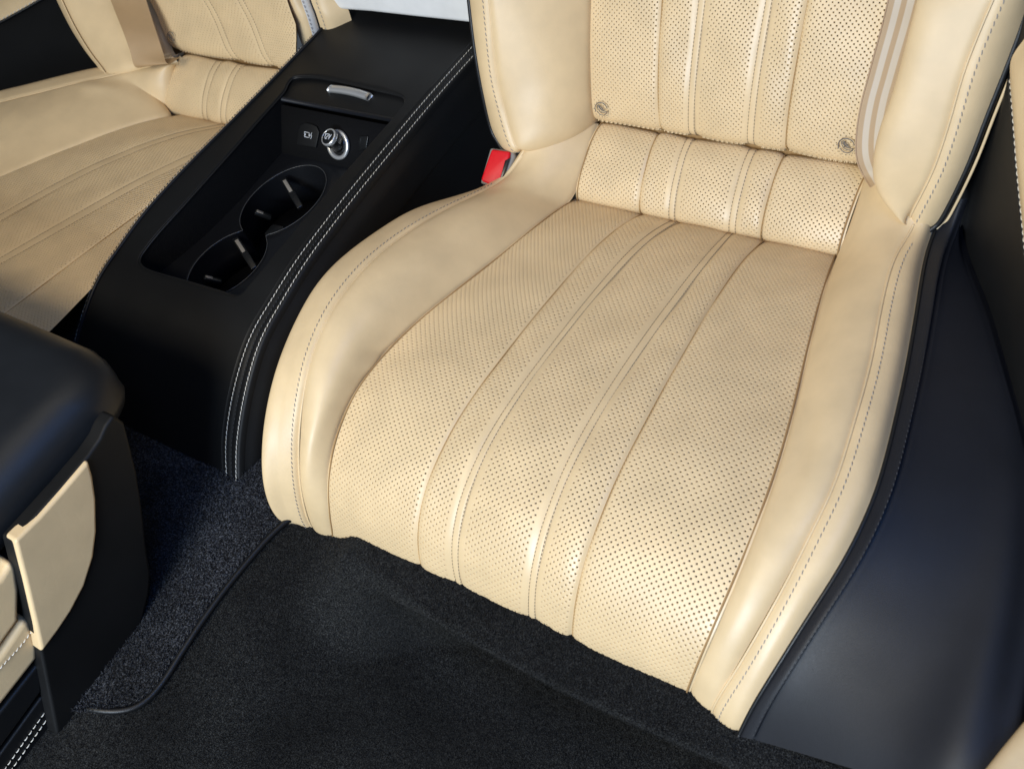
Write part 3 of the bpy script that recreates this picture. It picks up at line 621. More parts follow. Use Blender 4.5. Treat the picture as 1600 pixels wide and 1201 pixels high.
# belt buckle
t = thing('seat_belt_buckle', 'red release button buckle between the seat and the black console', 'belt buckle')
qp = [(768, 233), (797, 237), (796, 246), (782, 281), (768, 289), (752, 283), (752, 278)]
pl0 = at(775, 262, x=-.098); nb = np.array([.25, -.62, .74]); nb /= np.linalg.norm(nb)
V, F = prism([onplane(a, b, pl0, nb) for a, b in qp], -nb * .018, .0028, 4); mesh('release_button', V, F, M_red, t)
q2 = [(766, 231), (802, 236), (806, 243), (790, 282), (770, 294), (750, 286)]
pl1 = pl0 - nb * .0045
V, F = prism([onplane(a, b, pl1, nb) for a, b in q2], -nb * .05, .003, 3); mesh('housing', V, F, M_gp, t)
q3 = [(789, 251), (796, 247), (787, 275), (781, 280)]
V, F = prism([onplane(a, b, pl0 + nb * .0006, nb) for a, b in q3], -nb * .004, .0006, 2); mesh('slot', V, F, M_pl, t)

# ================================================================== SIDE TRIM right of the seat
trim = thing('side_trim', 'black leather side panel with twin black stitching, right of the near seat', 'trim panel')
def off_px(L, dx, dz): return [(a + dx, b + dx * .25, c + dz) for a, b, c in L]
c0 = [at(a + 1, b, z=c - .006) for a, b, c in C2s]; c1 = [at(a, b, z=c) for a, b, c in off_px(C2s, 9, -.002)]
c2_ = [at(a, b, z=c) for a, b, c in off_px(C2s, 24, .001)]; c3 = [at(a, b, z=c) for a, b, c in off_px(C2s, 34, -.004)]
mm = [(1495, 340, .07), (1495, 400, .072), (1495, 480, .074), (1492, 560, .076), (1490, 640, .076), (1480, 740, .072), (1460, 840, .062), (1430, 930, .050), (1385, 1020, .036), (1340, 1110, .018), (1290, 1200, -.004), (1262, 1250, -.02)]
vv_ = [(1499, 350, .066), (1506, 400, .068), (1520, 480, .070), (1535, 560, .071), (1548, 640, .070), (1548, 740, .063), (1540, 830, .053), (1525, 920, .041), (1505, 1020, .024), (1480, 1120, .006), (1462, 1201, -.010), (1450, 1255, -.03)]
wv_ = [(1503, 352, .06), (1516, 410, .064), (1536, 480, .067), (1556, 560, .069), (1575, 650, .068), (1588, 740, .064), (1592, 830, .057), (1585, 920, .047), (1568, 1020, .036), (1548, 1120, .024), (1530, 1201, .012), (1518, 1255, -.005)]
ev_ = [(1505, 350, .05), (1524, 420, .052), (1550, 480, .054), (1572, 560, .056), (1598, 650, .056), (1622, 740, .052), (1640, 830, .046), (1645, 920, .036), (1630, 1020, .026), (1615, 1120, .015), (1600, 1201, .002), (1590, 1255, -.03)]
cz = lambda L: [tuple(at(a, b, z=c)) for a, b, c in L]
ST = loft([c0, c1, c2_, c3, cz(wv_), cz(ev_)], 190, 220, 5, u=np.r_[np.linspace(0, .6, 100)[:-1], np.linspace(.6, 1, 91)])
if ST.N[80, 100, 2] < 0: ST.flip = True; ST.calc()
U = ST.u[:, None]; v = np.linspace(0, 1, ST.nv)[None, :]
ST.disp(-.010 * sstep((v - .45) / .5) * np.exp(-((U - (.80 - .03 * v)) / .035) ** 2) + .007 * np.sin(np.pi * np.clip((U - .6) / .4, 0, 1)) * (1 - .6 * v))
ST.obj('side_panel', M_bs, trim)
for uu in (1.45 / 5, 2.15 / 5):
    v = np.linspace(.08, 1, 300); N = ST.nr(uu, v); stitches('twin_stitching', ST.pt(uu, v), N, M_tk, trim, L=.0036, gap=.0022, r=.0006, lift=.0003, tilt=0)
P = ST.pt(.035, np.linspace(.03, 1, 200)); V, F = tube(P, .0024, 8); mesh('edge_cord', V, F, M_bk, trim)

# quarter panel wall beyond it
wall = thing('quarter_trim_panel', 'black door side wall with cream stitched strip at the right edge', 'trim panel')
E3 = [np.array(p) for p in cz([(a - 4, b, c + .0) for a, b, c in ev_])]
def wallcurve(dz, out=0.):
    return [(p[0] + out * dz + .0, p[1], p[2] + dz) for p in E3]
pre = lambda L: [(L[0][0] - .06, L[0][1] + .22, L[0][2])] + [tuple(q) for q in L]
WS = loft([pre(wallcurve(-.03)), pre(wallcurve(.03, .1)), pre(wallcurve(.12, .15)), pre(wallcurve(.22, .15)), pre(wallcurve(.5, .15))], 60, 120, 4)
if WS.N[30, 60] @ np.array([-1, 0, 0]) < 0: WS.flip = True; WS.calc()
WS.obj('wall_panel', M_bk2, wall)
def hit_surf(S, px, py, off=0.0):
    """nearest grid point of a surface to a pixel ray"""
    d = ray(px, py); d = d / np.linalg.norm(d); Q_ = S.P - CAM; t = Q_ @ d; dist = np.linalg.norm(Q_ - t[..., None] * d, axis=2)
    i, j = np.unravel_index(np.argmin(dist), dist.shape); p = S.P[i, j]; n = S.N[i, j]
    return onplane(px, py, p + n * off, n)
strip_in = [(1578, 130), (1581, 165), (1585, 215), (1590, 280), (1596, 340), (1602, 400), (1612, 480)]
IN = [hit_surf(WS, a, b, .004) for a, b in strip_in]; OUT = [np.array(p) + (.01, -.01, .06) for p in IN]
SW = loft([[p - np.array([0, 0, .0]) for p in IN], [.5 * (a + b) + np.array([-.006, 0, 0]) for a, b in zip(IN, OUT)], OUT], 30, 100, 3)
if SW.N[15, 50] @ np.array([-1, 0, 0]) < 0: SW.flip = True; SW.calc()
SW.obj('cream_strip', M_be, wall)
P, N = uvline(SW, .005, 0); stitches('strip_stitching', P, N, M_th, wall, L=.005, gap=.002, r=.0005)
V, F = tube(SW.P[0], .002, 8); mesh('strip_piping', V, F, M_bk, wall)

# ================================================================== REAR CONSOLE
con = thing('rear_centre_console', 'black leather console with open cup holder pocket and white twin stitching between the rear seats', 'centre console')
PC = Prof([(.30, .104), (.24, .106), (.154, .105), (-.08, .102), (-.187, .099), (-.279, .090), (-.345, .074), (-.397, .056), (-.446, .022), (-.497, -.025), (-.533, -.066), (-.565, -.105)])
PC.sg = 1
a = PC.pos(0, PC.s[150], .01) - PC.pos(0, PC.s[150]); PC.sg = 1 if a[2] > 0 else -1
St1 = [(733, 80), (640, 187), (560, 282), (525, 325), (473, 400), (430, 457), (400, 510), (384, 548), (373, 580), (358, 660), (355, 743)]
St2 = [(742, 86), (650, 192), (572, 287), (537, 330), (487, 400), (443, 467), (412, 520), (400, 552), (390, 590), (374, 665), (370, 743)]
fS1 = fit(PC, St1, 5); fS2 = fit(PC, St2, 5)
fLe = fit(PC, [(515, 25), (350, 195), (185, 380), (150, 430), (130, 480)], 3)
h = PC.hits(St1); print('S1 x', h[:, 0].round(3)); h = PC.hits(St2); print('S2 x', h[:, 0].round(3)); h = PC.hits([(515, 25), (350, 195), (185, 380), (150, 430), (130, 480)]); print('L', h.round(3))
fTopR = lambda s: fS1(s) - .010
# opening loop
loop_px = [(463, 119), (500, 120), (560, 133), (612, 144), (628, 149), (632, 158), (626, 170), (600, 200), (540, 268), (480, 338), (420, 408), (388, 446), (378, 457), (366, 461), (350, 456), (300, 441), (250, 427), (229, 420), (218, 412), (217, 402), (228, 385), (280, 325), (340, 258), (400, 190), (440, 145), (450, 127)]
hp = PC.hits(loop_px)
NL = 220
def closed(P2, n):
    P2 = np.array(P2, float); Q_ = np.vstack([P2[-3:], P2, P2[:3]]); D = cr(Q_, 2000, 40)
    # cut from P2[0] round to P2[0] again
    i0 = np.argmin(np.linalg.norm(D[:1000] - P2[0], axis=1)); i1 = 1000 + np.argmin(np.linalg.norm(D[1000:] - P2[0], axis=1)); D = D[i0:i1 + 1]
    s = np.r_[0, np.cumsum(np.linalg.norm(np.diff(D, axis=0), axis=1))]; q = np.linspace(0, s[-1], n, endpoint=False)
    return np.stack([np.interp(q, s, D[:, k]) for k in range(D.shape[1])], 1)
LP = closed(hp, NL)
sE = PC.s[-1]; s0c = .0
# outer loop of the top in (x, s): follow the hole loop by direction from its centre
cx, cs = LP[:, 0].mean(), LP[:, 1].mean(); outer = []
def fouter(s, side): return fLe(s) + .006 if side < 0 else fTopR(s)
for x, s in LP:
    dx, ds = x - cx, s - cs; lo, hi = 0, 20
    for _ in range(40):
        k = (lo + hi) / 2; xx, ss = cx + dx * k, cs + ds * k
        ins = (ss > s0c) and (ss < sE) and (xx > fouter(ss, -1)) and (xx < fouter(ss, 1))
        if ins: lo = k
        else: hi = k
    outer.append((cx + dx * lo, cs + ds * lo))
outer = np.array(outer)
def snap(cx_, cs_):   # put a vertex in each corner
    i = np.argmin((outer[:, 0] - cx_) ** 2 * 4 + (outer[:, 1] - cs_) ** 2); outer[i] = (cx_, cs_)
for ss in (s0c, sE):
    for sd_ in (-1, 1): snap(fouter(ss, sd_), ss)
loops = []
for k, off in ((0, -.0035), (.004, -.0012), (.012, -.0002), (.03, 0)): loops.append(PC.pos(*(LP + (outer - LP) * k).T, off))
for k in np.linspace(.06, 1, 40): loops.append(PC.pos(*(LP + (outer - LP) * k).T, 0))
rim = loops[0]
walls = [rim + np.array([0, 0, -d]) for d in (.075, .05, .02, .006)]
V, F = rings(loops); o = mesh('console_top', V, F, M_bk2, con)
V, F = rings(walls + [rim]); mesh('pocket_lining', V, F, M_fl, con)
# bevelled black rim lip
V, F = tube(rim + np.array([0, 0, .0003]), .0016, 8, close=True); mesh('pocket_rim', V, F, M_bk, con)
# twin stitched band and sides
sv = np.linspace(0, sE, 240)
def pcurve(fx, off): return PC.pos(fx(sv), sv, off)
band = [pcurve(fTopR, -.0002), pcurve(lambda s: fTopR(s) + .003, -.0016), pcurve(lambda s: fS1(s) - .002, .0002), pcurve(lambda s: (fS1(s) + fS2(s)) / 2 - .002, .0008), pcurve(lambda s: (fS1(s) + fS2(s)) / 2, -.0008), pcurve(lambda s: (fS1(s) + fS2(s)) / 2 + .002, .0006), pcurve(lambda s: fS2(s) + .0015, -.0008), pcurve(lambda s: fS2(s) + .0035, -.0025), pcurve(lambda s: fS2(s) + .0045, -.010)]
BS = Surf(np.array(band)); 
if BS.N[4, 60, 2] < 0: BS.flip = True; BS.calc()
BS.obj('stitched_band', M_bk2, con)
for fx, nm in ((fS1, 0), (fS2, 0)):
    P = pcurve(fx, .0007); Nn = (pcurve(fx, .01) - pcurve(fx, 0)) / .01; stitches('white_stitching', P, Nn, M_th, con, L=.0056, gap=.0010, r=.00052, lift=.0002, tilt=.08)
P = pcurve(lambda s: (fS1(s) + fS2(s)) / 2, -.0002); stitches('seam_stitching', P, Nn, M_tk, con, L=.003, gap=.003, r=.0006, tilt=0)
side = [pcurve(lambda s: fS2(s) + .0045, -.010)]
for dx, dz in ((.008, -.02), (.009, -.055), (.003, -.07), (.001, -.12), (0, -.32)):
    q = side[0].copy(); q[:, 0] += dx; q[:, 2] += dz; q[:, 1] += -.35 * dz * np.clip((sv - .5) / .3, 0, 1); side.append(q)
SS = loft([list(map(tuple, c)) for c in side], 50, 200, 0, u=np.linspace(0, 1, 50))
if SS.N[25, 100, 0] < 0: SS.flip = True; SS.calc()
SS.obj('side_panel', M_bk2, con)
lefts = [pcurve(lambda s: fLe(s) + .006, 0), pcurve(lambda s: fLe(s) + .002, -.0015), pcurve(fLe, -.004)]
q = lefts[-1].copy(); q[:, 2] -= .3; lefts.append(q)
LS = Surf(np.array(lefts)); 
if LS.N[1, 100, 0] > 0: LS.flip = True; LS.calc()
LS.obj('side_panel', M_bk2, con)
P = pcurve(lambda s: fLe(s) + .010, .001); V, F = tube(P, .0022, 8); mesh('edge_cord', V, F, M_bs, con)
P = pcurve(lambda s: fLe(s) - .0005, -.0030); stitches('white_stitching', P, (-.7, 0, .7), M_th, con, L=.0045, gap=.0030, r=.0005)
P = pcurve(lambda s: fLe(s) + .004, .0008); stitches('seam_stitching', P, (0, 0, 1), M_tk, con, L=.004, gap=.002, r=.0006)

# tray with twin cup wells
TZ = .030
def fitcircle(L, z):
    P = np.array([at(a, b, z=z)[:2] for a, b in L]); A_ = np.c_[2 * P, np.ones(len(P))]; b_ = (P ** 2).sum(1); c_ = np.linalg.lstsq(A_, b_, rcond=None)[0]
    return c_[:2], math.sqrt(c_[2] + c_[0] ** 2 + c_[1] ** 2)
c1_, r1 = fitcircle([(393, 327), (397, 307), (420, 280), (447, 265), (473, 260), (500, 267), (513, 283)], TZ)
c2c, r2 = fitcircle([(311, 430), (313, 407), (330, 383), (360, 367), (390, 360)], TZ)
print('cups', c1_, r1, c2c, r2)
r1 = min(max(r1, .036), .062); r2 = min(max(r2, .036), .062)
mc = (c1_ + c2c) / 2; out8 = []
for t in np.linspace(0, 2 * np.pi, 200, endpoint=False):
    d = np.array([math.cos(t), math.sin(t)]); best = .030; KY = 1.28; dn = np.array([d[0], d[1] / KY]); d_ = dn
    for c, r in ((c1_, r1), (c2c, r2)):
        q = mc - (c - np.array([0, .24 * r])); q = np.array([q[0], q[1] / KY]); d = d_ / np.linalg.norm(d_); kk = np.linalg.norm(d_); bb = q @ d; disc = bb * bb - (q @ q - r * r)
        if disc > 0: best = max(best, (-bb + math.sqrt(disc)) / kk)
    d = np.array([math.cos(t), math.sin(t)]); out8.append(mc + d * best)
out8 = np.array(out8)
rimxy = np.array([[x, y] for x, y, z in rim]); trayO = []
for p in out8:
    d = p - mc; d = d / np.linalg.norm(d); best = .02
    for q0, q1 in zip(rimxy, np.roll(rimxy, -1, 0)):
        e_ = q1 - q0; den = d[0] * e_[1] - d[1] * e_[0]
        if abs(den) < 1e-12: continue
        w_ = q0 - mc; t_ = (w_[0] * e_[1] - w_[1] * e_[0]) / den; u_ = (w_[0] * d[1] - w_[1] * d[0]) / den
        if t_ > 0 and -.001 <= u_ <= 1.001: best = max(best, t_)
    trayO.append(mc + d * (best + .002))
trayO = np.array(trayO); rr1 = np.linalg.norm(out8 - mc, axis=1); rr2 = np.linalg.norm(trayO - mc, axis=1); out8 = mc + (out8 - mc) * np.minimum(1, (rr2 - .006) / rr1)[:, None]; z3 = lambda P2, z: np.c_[P2, np.full(len(P2), z)]
wellbot = mc + (out8 - mc) * .97
V, F = rings([z3(out8 + (trayO - out8) * k, TZ) for k in np.linspace(1, .02, 10)] + [z3(out8, TZ - .001)]); mesh('tray', V, F, M_gl, con)
V, F = rings([z3(out8, TZ - .001), z3(wellbot, TZ - .03), z3(mc + (out8 - mc) * .95, TZ - .062)], False, True); mesh('cup_well', V, F, M_gl, con)
V, F = tube(z3(out8, TZ + .0003), .0004, 6, close=True); mesh('well_rim', V, F, plain('well_edge', (.09, .09, .09), .35), con)
def finger(px0, px1, wid, nm='cup_grip'):
    a = at(*px0, z=TZ - .006); b = at(*px1, z=TZ - .024); d = b - a; L = np.linalg.norm(d); d /= L; s_ = np.cross(d, (0, 0, 1)); s_ /= np.linalg.norm(s_); n_ = np.cross(s_, d)
    if n_[2] < 0: n_ = -n_
    V, F = box((a + b) / 2, (L / 2, wid, .003), np.stack([d, s_, n_], 1), .0016, 3); o = mesh(nm, V, F, M_pl, con)
    p = a + d * L * .28 + n_ * .0026; V, F = box(p, (L * .2, wid * .55, .0012), np.stack([d, s_, n_], 1), .0005, 2); mesh('grip_insert', V, F, M_gp, o)
finger((443, 280), (470, 325), .0050); finger((398, 331), (424, 340), .0045); finger((368, 373), (398, 420), .0050); finger((318, 434), (346, 440), .0045)
V, F = box([*(c1_ + c2c) / 2 + np.array([.022, 0]), TZ - .032], (.012, .012, .028), None, .004); mesh('well_divider', V, F, M_pl, con)
# back wall with power sockets
by = np.array([(0, -.020, .090), (0, -.062, .030)]); tn = by[0] - by[1]; bn = np.cross(tn, (1, 0, 0)); bn /= np.linalg.norm(bn)
if bn[1] > 0: bn = -bn
BP = by[0]
def ow(px, py, o=0): return onplane(px, py, BP + bn * o, bn)
V, F = prism([(-.53, -.020, .090), (-.26, -.020, .090), (-.26, -.062, .030), (-.53, -.062, .030)], -bn * .004); mesh('pocket_back_wall', V, F, M_fl, con)
sq = [ow(a, b, .004) for a, b in [(463, 226), (493, 231), (498, 207), (494, 198), (486, 194), (476, 192), (469, 196), (466, 204)]]
V, F = prism(sq, -bn * .004, .0012, 3); ob = mesh('charging_port_cover', V, F, M_bk2, con)
up = by[0] - by[1]; up /= np.linalg.norm(up); rt = np.array([1., 0, 0])
def strokes(name, c, segs, sc_, w, mat, parent, up=up, rt=rt, n=bn):
    parts = []
    for L in segs:
        for (a, b), (c_, d) in zip(L[:-1], L[1:]):
            p = c + sc_ * (a * rt + b * up); q = c + sc_ * (c_ * rt + d * up); parts.append(tube([p, q], w, 5, N=n))
    V, F = merge(parts); return mesh(name, V, F, mat, parent)
c = ow(481, 211, .0045)
strokes('battery_icon', c, [[(-1.5, -.8), (.6, -.8), (.6, .8), (-1.5, .8), (-1.5, -.8)], [(-1.05, -.4), (-1.05, .4)], [(.75, .25), (.75, -.25)], [(1.8, 1.0), (1.3, 0), (1.75, 0), (1.35, -1.1)]], .0046, .00040, M_mk, ob)
c = ow(531, 226); so = thing
V, F = lathe(c, bn, [(.0200, 0), (.0222, .003), (.0218, .0058), (.0195, .0070), (.0162, .0055), (.0155, -.004)], 48); ob = mesh('socket_ring', V, F, M_ch, con)
V, F = lathe(c, bn, [(.0152, .0015), (.0145, .004), (.0115, .0042), (.0112, .006)], 48); mesh('socket_collar', V, F, M_pl, ob)
kd = bn + .55 * up - .12 * rt; kd /= np.linalg.norm(kd)
V, F = lathe(c + bn * .004, kd, [(.0115, 0), (.0115, .018)], 40); mesh('plug_body', V, F, M_pl, ob)
V, F = lathe(c + kd * .018, kd, [(.0098, 0), (.0130, .001), (.0136, .004), (.0134, .007), (.0126, .0082), (.0110, .0080)], 48); kn = mesh('plug_cap_ring', V, F, M_ch, ob)
V, F = lathe(c + kd * .0255, kd, [(.0113, .0003), (.0108, .0008), (.004, .0010), (.0005, .0010)], 40); mesh('plug_face', V, F, M_pl, ob)
kp = []
for t in np.linspace(0, 2 * np.pi, 40, endpoint=False):
    ka = np.cross(kd, rt); ka /= np.linalg.norm(ka); kb_ = np.cross(kd, ka); a_ = c + .0118 * (math.cos(t) * ka + math.sin(t) * kb_); kp.append(tube([a_ + kd * .010, a_ + kd * .0165], .0005, 5, N=ka * .1 + kb_))
V, F = merge(kp); mesh('knurled_grip', V, F, M_gp, ob)
up3 = np.cross(kd, np.cross(up, kd)); up3 /= np.linalg.norm(up3); rt3 = np.cross(up3, kd); rt3 *= np.sign(rt3[0])
strokes('voltage_lettering', c + kd * .0268, [[(-1.7, .5), (-1.35, 1), (-1.35, -1)], [(-.8, .7), (-.5, 1), (-.05, .95), (.1, .5), (-.05, .1), (-.8, -1), (.15, -1)], [(.55, 1), (1.05, -1), (1.55, 1)]], .0040, .00044, M_mk, ob, up3, rt3, kd)
V, F = prism([ow(a, b, .003) for a, b in [(562, 213), (575, 213), (572, 232), (560, 236)]], -bn * .003, .0008); mesh('blank_switch', V, F, M_pl, con)
# sliding lid, its lip and chrome pull
LZ = .097
lidp = [at(a, b, z=LZ) for a, b in [(446, 160), (602, 189), (634, 166), (640, 148), (600, 134), (480, 112), (452, 122), (438, 140)]]
lidp = [(-.525, -.012, LZ), (-.265, -.012, LZ), (-.265, .07, LZ), (-.525, .07, LZ)]
V, F = prism(lidp, (0, 0, -.006), .002, 3); lid = mesh('sliding_lid', V, F, M_bk2, con)
V, F = tube([(-.522, -.0125, LZ - .0025), (-.40, -.013, LZ - .0025), (-.268, -.0125, LZ - .0025)], .0034, 12); mesh('lid_lip', V, F, M_bs, lid)
pa, pb = at(515, 138, z=LZ + .004), at(577, 151, z=LZ + .004); d = pb - pa; L = np.linalg.norm(d); d /= L; s_ = np.cross((0, 0, 1), d)
ts = np.linspace(0, 1, 15); cc = pa + np.outer(ts, pb - pa) + np.outer(4 * ts * (1 - ts), s_ * .0022) + np.outer(4 * ts * (1 - ts), (0, 0, .0012))
sec = [(-.0060, -.004), (-.0066, 0), (-.0056, .0020), (-.002, .0030), (.0022, .0031), (.0052, .0022), (.0062, -.001), (.0060, -.004)]
Vp = np.array([[p + s_ * a + np.array([0, 0, b]) for a, b in sec] for p in cc]); n_ = len(sec)
F = gridfaces(15, n_, 0, True) + [tuple(range(n_))[::-1], tuple(range(14 * n_, 15 * n_))]; mesh('chrome_pull', Vp.reshape(-1, 3), F, M_ch, lid)

# ================================================================== PALE CENTRE BACKREST
arm = thing('centre_backrest', 'pale leather pad, blue-white in cool light, standing at the rear end of the console', 'backrest')
ya = .175
pa = [at(a, b, y=ya) for a, b in [(745, 41), (733, 38), (650, 29), (580, 21), (528, 17), (519, 13), (514, 4), (511, -20), (508, -50), (504, -90), (760, -90)]]
V, F = prism(pa, (0, .10, 0), .008, 4); wn(mesh('pad', V, F, M_wh, arm))

# ================================================================== LEFT REAR SEAT
BK2 = Prof([(y + .022 * sstep((z - .07) / .07), z) for y, z in BK.P[::16]]); BK2.sg = BK.sg
s2 = thing('car_seat', 'cream leather rear seat in the upper left corner, beyond the black console', 'car seat', 'rear seats')
lf = [fit(CU2, p, 2) for p in [
    [(0, 278), (67, 247), (167, 210), (263, 183)],
    [(0, 333), (60, 303), (110, 277), (200, 230), (270, 210), (320, 199)],
    [(0, 343), (60, 313), (115, 283), (208, 235), (278, 214), (328, 202)],
    [(0, 403), (67, 363), (133, 326), (220, 278), (290, 244)],
    [(0, 413), (67, 373), (140, 334), (228, 285), (294, 252)]]]
x0 = lf[4]
lf.append(lambda s: .45 * x0(s) + .55 * -.57); lf.append(lambda s: -.560 - .016 * sstep((s - .30) / .12) + 0 * x0(s))
seat_panels(s2, CU2, list(zip('edDdDse', lf)), sC0 - .006, CU2.s[-1] - .03, 'cushion_panel', er=(.003, 0), puff=.0040)
ll = [fit(LU, p, 1) for p in [[(283, 90), (267, 127), (262, 178)], [(333, 102), (317, 147), (322, 192)], [(341, 103), (325, 148), (329, 194)], [(366, 105), (350, 150), (346, 194)], [(374, 106), (358, 151), (354, 195)]]]
y0 = ll[4]; ll.append(lambda s: np.minimum(y0(s) + .12, -.558))
seat_panels(s2, LU, list(zip('edDdDe', ll)), .010, LU.s[-1] - .006, 'lumbar_panel', er=(.004, .004), puff=.0045, pitch=.0034)
bl = [fit(BK2, p, 1) for p in [[(235, 0), (253, 43), (280, 85)], [(318, 0), (338, 40), (358, 84)], [(326, 0), (346, 40), (366, 84)], [(372, 0), (392, 45), (414, 92)], [(380, 0), (400, 45), (422, 93)], [(447, 0), (458, 40), (470, 75)]]]
bl[5] = (lambda g: (lambda s: np.minimum(g(s), -.558)))(bl[5])
seat_panels(s2, BK2, list(zip('edDdDe', bl)), .004, BK2.s[-1] - .06, 'backrest_panel', er=(.001, 0), puff=.004)
backer(CU2, lf[0], lambda s: lf[-1](s) - .02, sC0 - .01, CU2.s[-1] - .03, -.010, s2, 'cushion_core'); backer(LU, ll[0], ll[-1], .005, LU.s[-1], -.011, s2, 'lumbar_core'); backer(BK2, bl[0], lambda s: bl[-1](s) - .012, .005, BK2.s[-1] - .05, -.011, s2, 'backrest_core')
# outer bolster
A = onprof(LU, [(283, 88), (270, 120), (263, 150), (261, 178)]) + [tuple(CU2.pos(lf[0](s), s)) for s in np.linspace(sC0 + .01, .42, 12)]
Bz = [(272, 92, .075), (230, 103, .07), (190, 112, .066), (167, 118, .066), (100, 133, .07), (50, 146, .072), (0, 158, .074), (-60, 178, .074), (-110, 200, .07), (-160, 230, .06)]
B = cz(Bz); Cz = [(a - 6, b - (14 if i > 2 else 6), z - .002) for i, (a, b, z) in enumerate(Bz)]; C = cz(Cz)
SL2 = loft([A, B], 50, 160, 5)
if SL2.N[25, 80] @ np.array([.5, 0, .8]) < 0: SL2.flip = True; SL2.calc()
v = np.linspace(0, 1, 160)[None, :]
SL2.disp(.012 * np.sin(np.pi * SL2.u[:, None]) + .004 * np.exp(-((v - .33) / .05) ** 2) * np.exp(-((SL2.u[:, None] - .75) / .2) ** 2) + edged(SL2, True, True, .004, .005)); SL2.obj('bolster', M_be, s2)
SM2 = loft([B, C, sh(C, -.02, 0, -.02), sh(C, -.03, 0, -.12)], 30, 160, 5)
if SM2.N[5, 80, 2] < 0: SM2.flip = True; SM2.calc()
SM2.disp(edged(SM2, True, False, .003, .004)); SM2.obj('bolster_side', M_be, s2)
P, N = uvline(SM2, .0006, 0, lift=.0004); V, F = tube(P, .0014, 8); mesh('piping', V, F, M_be, s2)
# outer backrest bolster (seen from inside)
lm = cur([(270, 96, .03), (250, 99, .012), (220, 105, .0), (185, 117, -.008), (166, 119, -.008)]); 
Ia = cur([(278, 88, .075), (266, 70, .085), (253, 43, .10), (243, 20, .118), (233, -5, .14), (222, -40, .16)]); Ia = [bot(Ia[0])] + Ia
Qa = cur([(172, 119, .0), (160, 106, .004), (140, 80, .018), (117, 42, .036), (97, 0, .056), (80, -40, .075)]); Qa = [bot(Qa[0])] + Qa
Oa = cur([(163, 116, .006), (153, 105, .012), (133, 80, .026), (110, 44, .044), (88, 0, .066), (70, -40, .085)]); Oa = [bot(Oa[0])] + Oa
S1 = loft([Ia, Qa], 50, 120, 3)
if S1.N[25, 60] @ np.array([.5, -.8, .3]) < 0: S1.flip = True; S1.calc()
S1.disp(.014 * np.sin(np.pi * S1.u[:, None]) ** .8 + edged(S1, True, True, .003, .005)); S1.obj('backrest_bolster', M_be, s2)
S2_ = loft([Qa, Oa], 14, 120, 3, flip=S1.flip); S2_.disp(.002 * np.sin(np.pi * S2_.u[:, None])); S2_.obj('backrest_bolster_side', M_be, s2)
P, N = uvline(S2_, .0006, 0, lift=.0008); V, F = tube(P, .0014, 8); mesh('piping', V, F, M_be, s2)
# inner backrest bolster (side whitened as by cool light, next to the console)
Ib = cur([(486, 110, .125), (472, 76, .125), (459, 40, .130), (448, 0, .137), (438, -40, .15)]); Qb = cur([(506, 100, .13), (490, 60, .13), (480, 28, .134), (470, 0, .142), (458, -40, .155)])
Ob = cur([(520, 90, .15), (503, 54, .15), (493, 24, .152), (484, 0, .158), (474, -40, .17)])
S1 = loft([Ib, Qb], 30, 100, 2)
if S1.N[15, 50] @ np.array([0, -.8, .3]) < 0: S1.flip = True; S1.calc()
S1.disp(.006 * np.sin(np.pi * S1.u[:, None]) + edged(S1, True, True, .003, .004)); S1.obj('backrest_bolster', M_be, s2)
S2_ = loft([Qb, Ob], 14, 100, 2, flip=S1.flip); S2_.disp(.002 * np.sin(np.pi * S2_.u[:, None])); S2_.obj('backrest_bolster_side', M_wh, s2)  # cream leather whitened here, cool light put into its colour
P, N = uvline(S2_, .002, 0, lift=.0003); stitches('backrest_stitching', P, N, M_tg, s2, L=.005, gap=.002, r=.0006)
V, F = tube(cr(Ob, 80), .0024, 8); mesh('edge_piping', V, F, M_bk, s2)
Oc = [np.array(p) + (.045, .03, -.01) for p in Ob]; S3 = loft([Ob, [.5 * (np.array(a) + b) + np.array([0, -.012, 0]) for a, b in zip(Ob, Oc)], Oc], 20, 100, 2, flip=S1.flip); S3.obj('backrest_gusset', M_be, s2)
P, N = uvline(S3, .014, 0, lift=.0003); stitches('backrest_stitching', P, N, M_tg, s2, L=.005, gap=.002, r=.0005)
emblem(BK2, 271, 59, s2, r=.0095)
#far belt
t = thing('seat_belt', 'tan belt over the backrest of the far left seat', 'seat belt', 'seat belts')
A = cur([(219, 103, .010), (210, 76, .022), (200, 48, .038), (190, 23, .056), (181, 0, .074), (166, -40, .10)]); A = [bot(A[0], .6)] + A
B = cur([(269, 97, .034), (262, 80, .048), (253, 52, .066), (244, 25, .086), (236, 0, .104), (222, -40, .13)]); B = [bot(B[0], .6)] + B
SBt = loft([A, B], 20, 100, 2)
if SBt.N[10, 50] @ np.array([.3, -.8, .3]) < 0: SBt.flip = True; SBt.calc()
for q in (SBt,): q.P = q.P + np.array([.004, -.012, .004]); q.calc()
mwp = leather('plain_tan_webbing', (.40, .26, .13), .5, .1); SBt.obj('webbing', mwp, t)

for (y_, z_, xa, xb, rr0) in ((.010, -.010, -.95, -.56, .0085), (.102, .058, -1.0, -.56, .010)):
    V, F = tube([(xa, y_, z_), ((xa + xb) / 2, y_, z_), (xb, y_, z_)], rr0, 16); mesh('junction_fold', V, F, M_seam, s2)
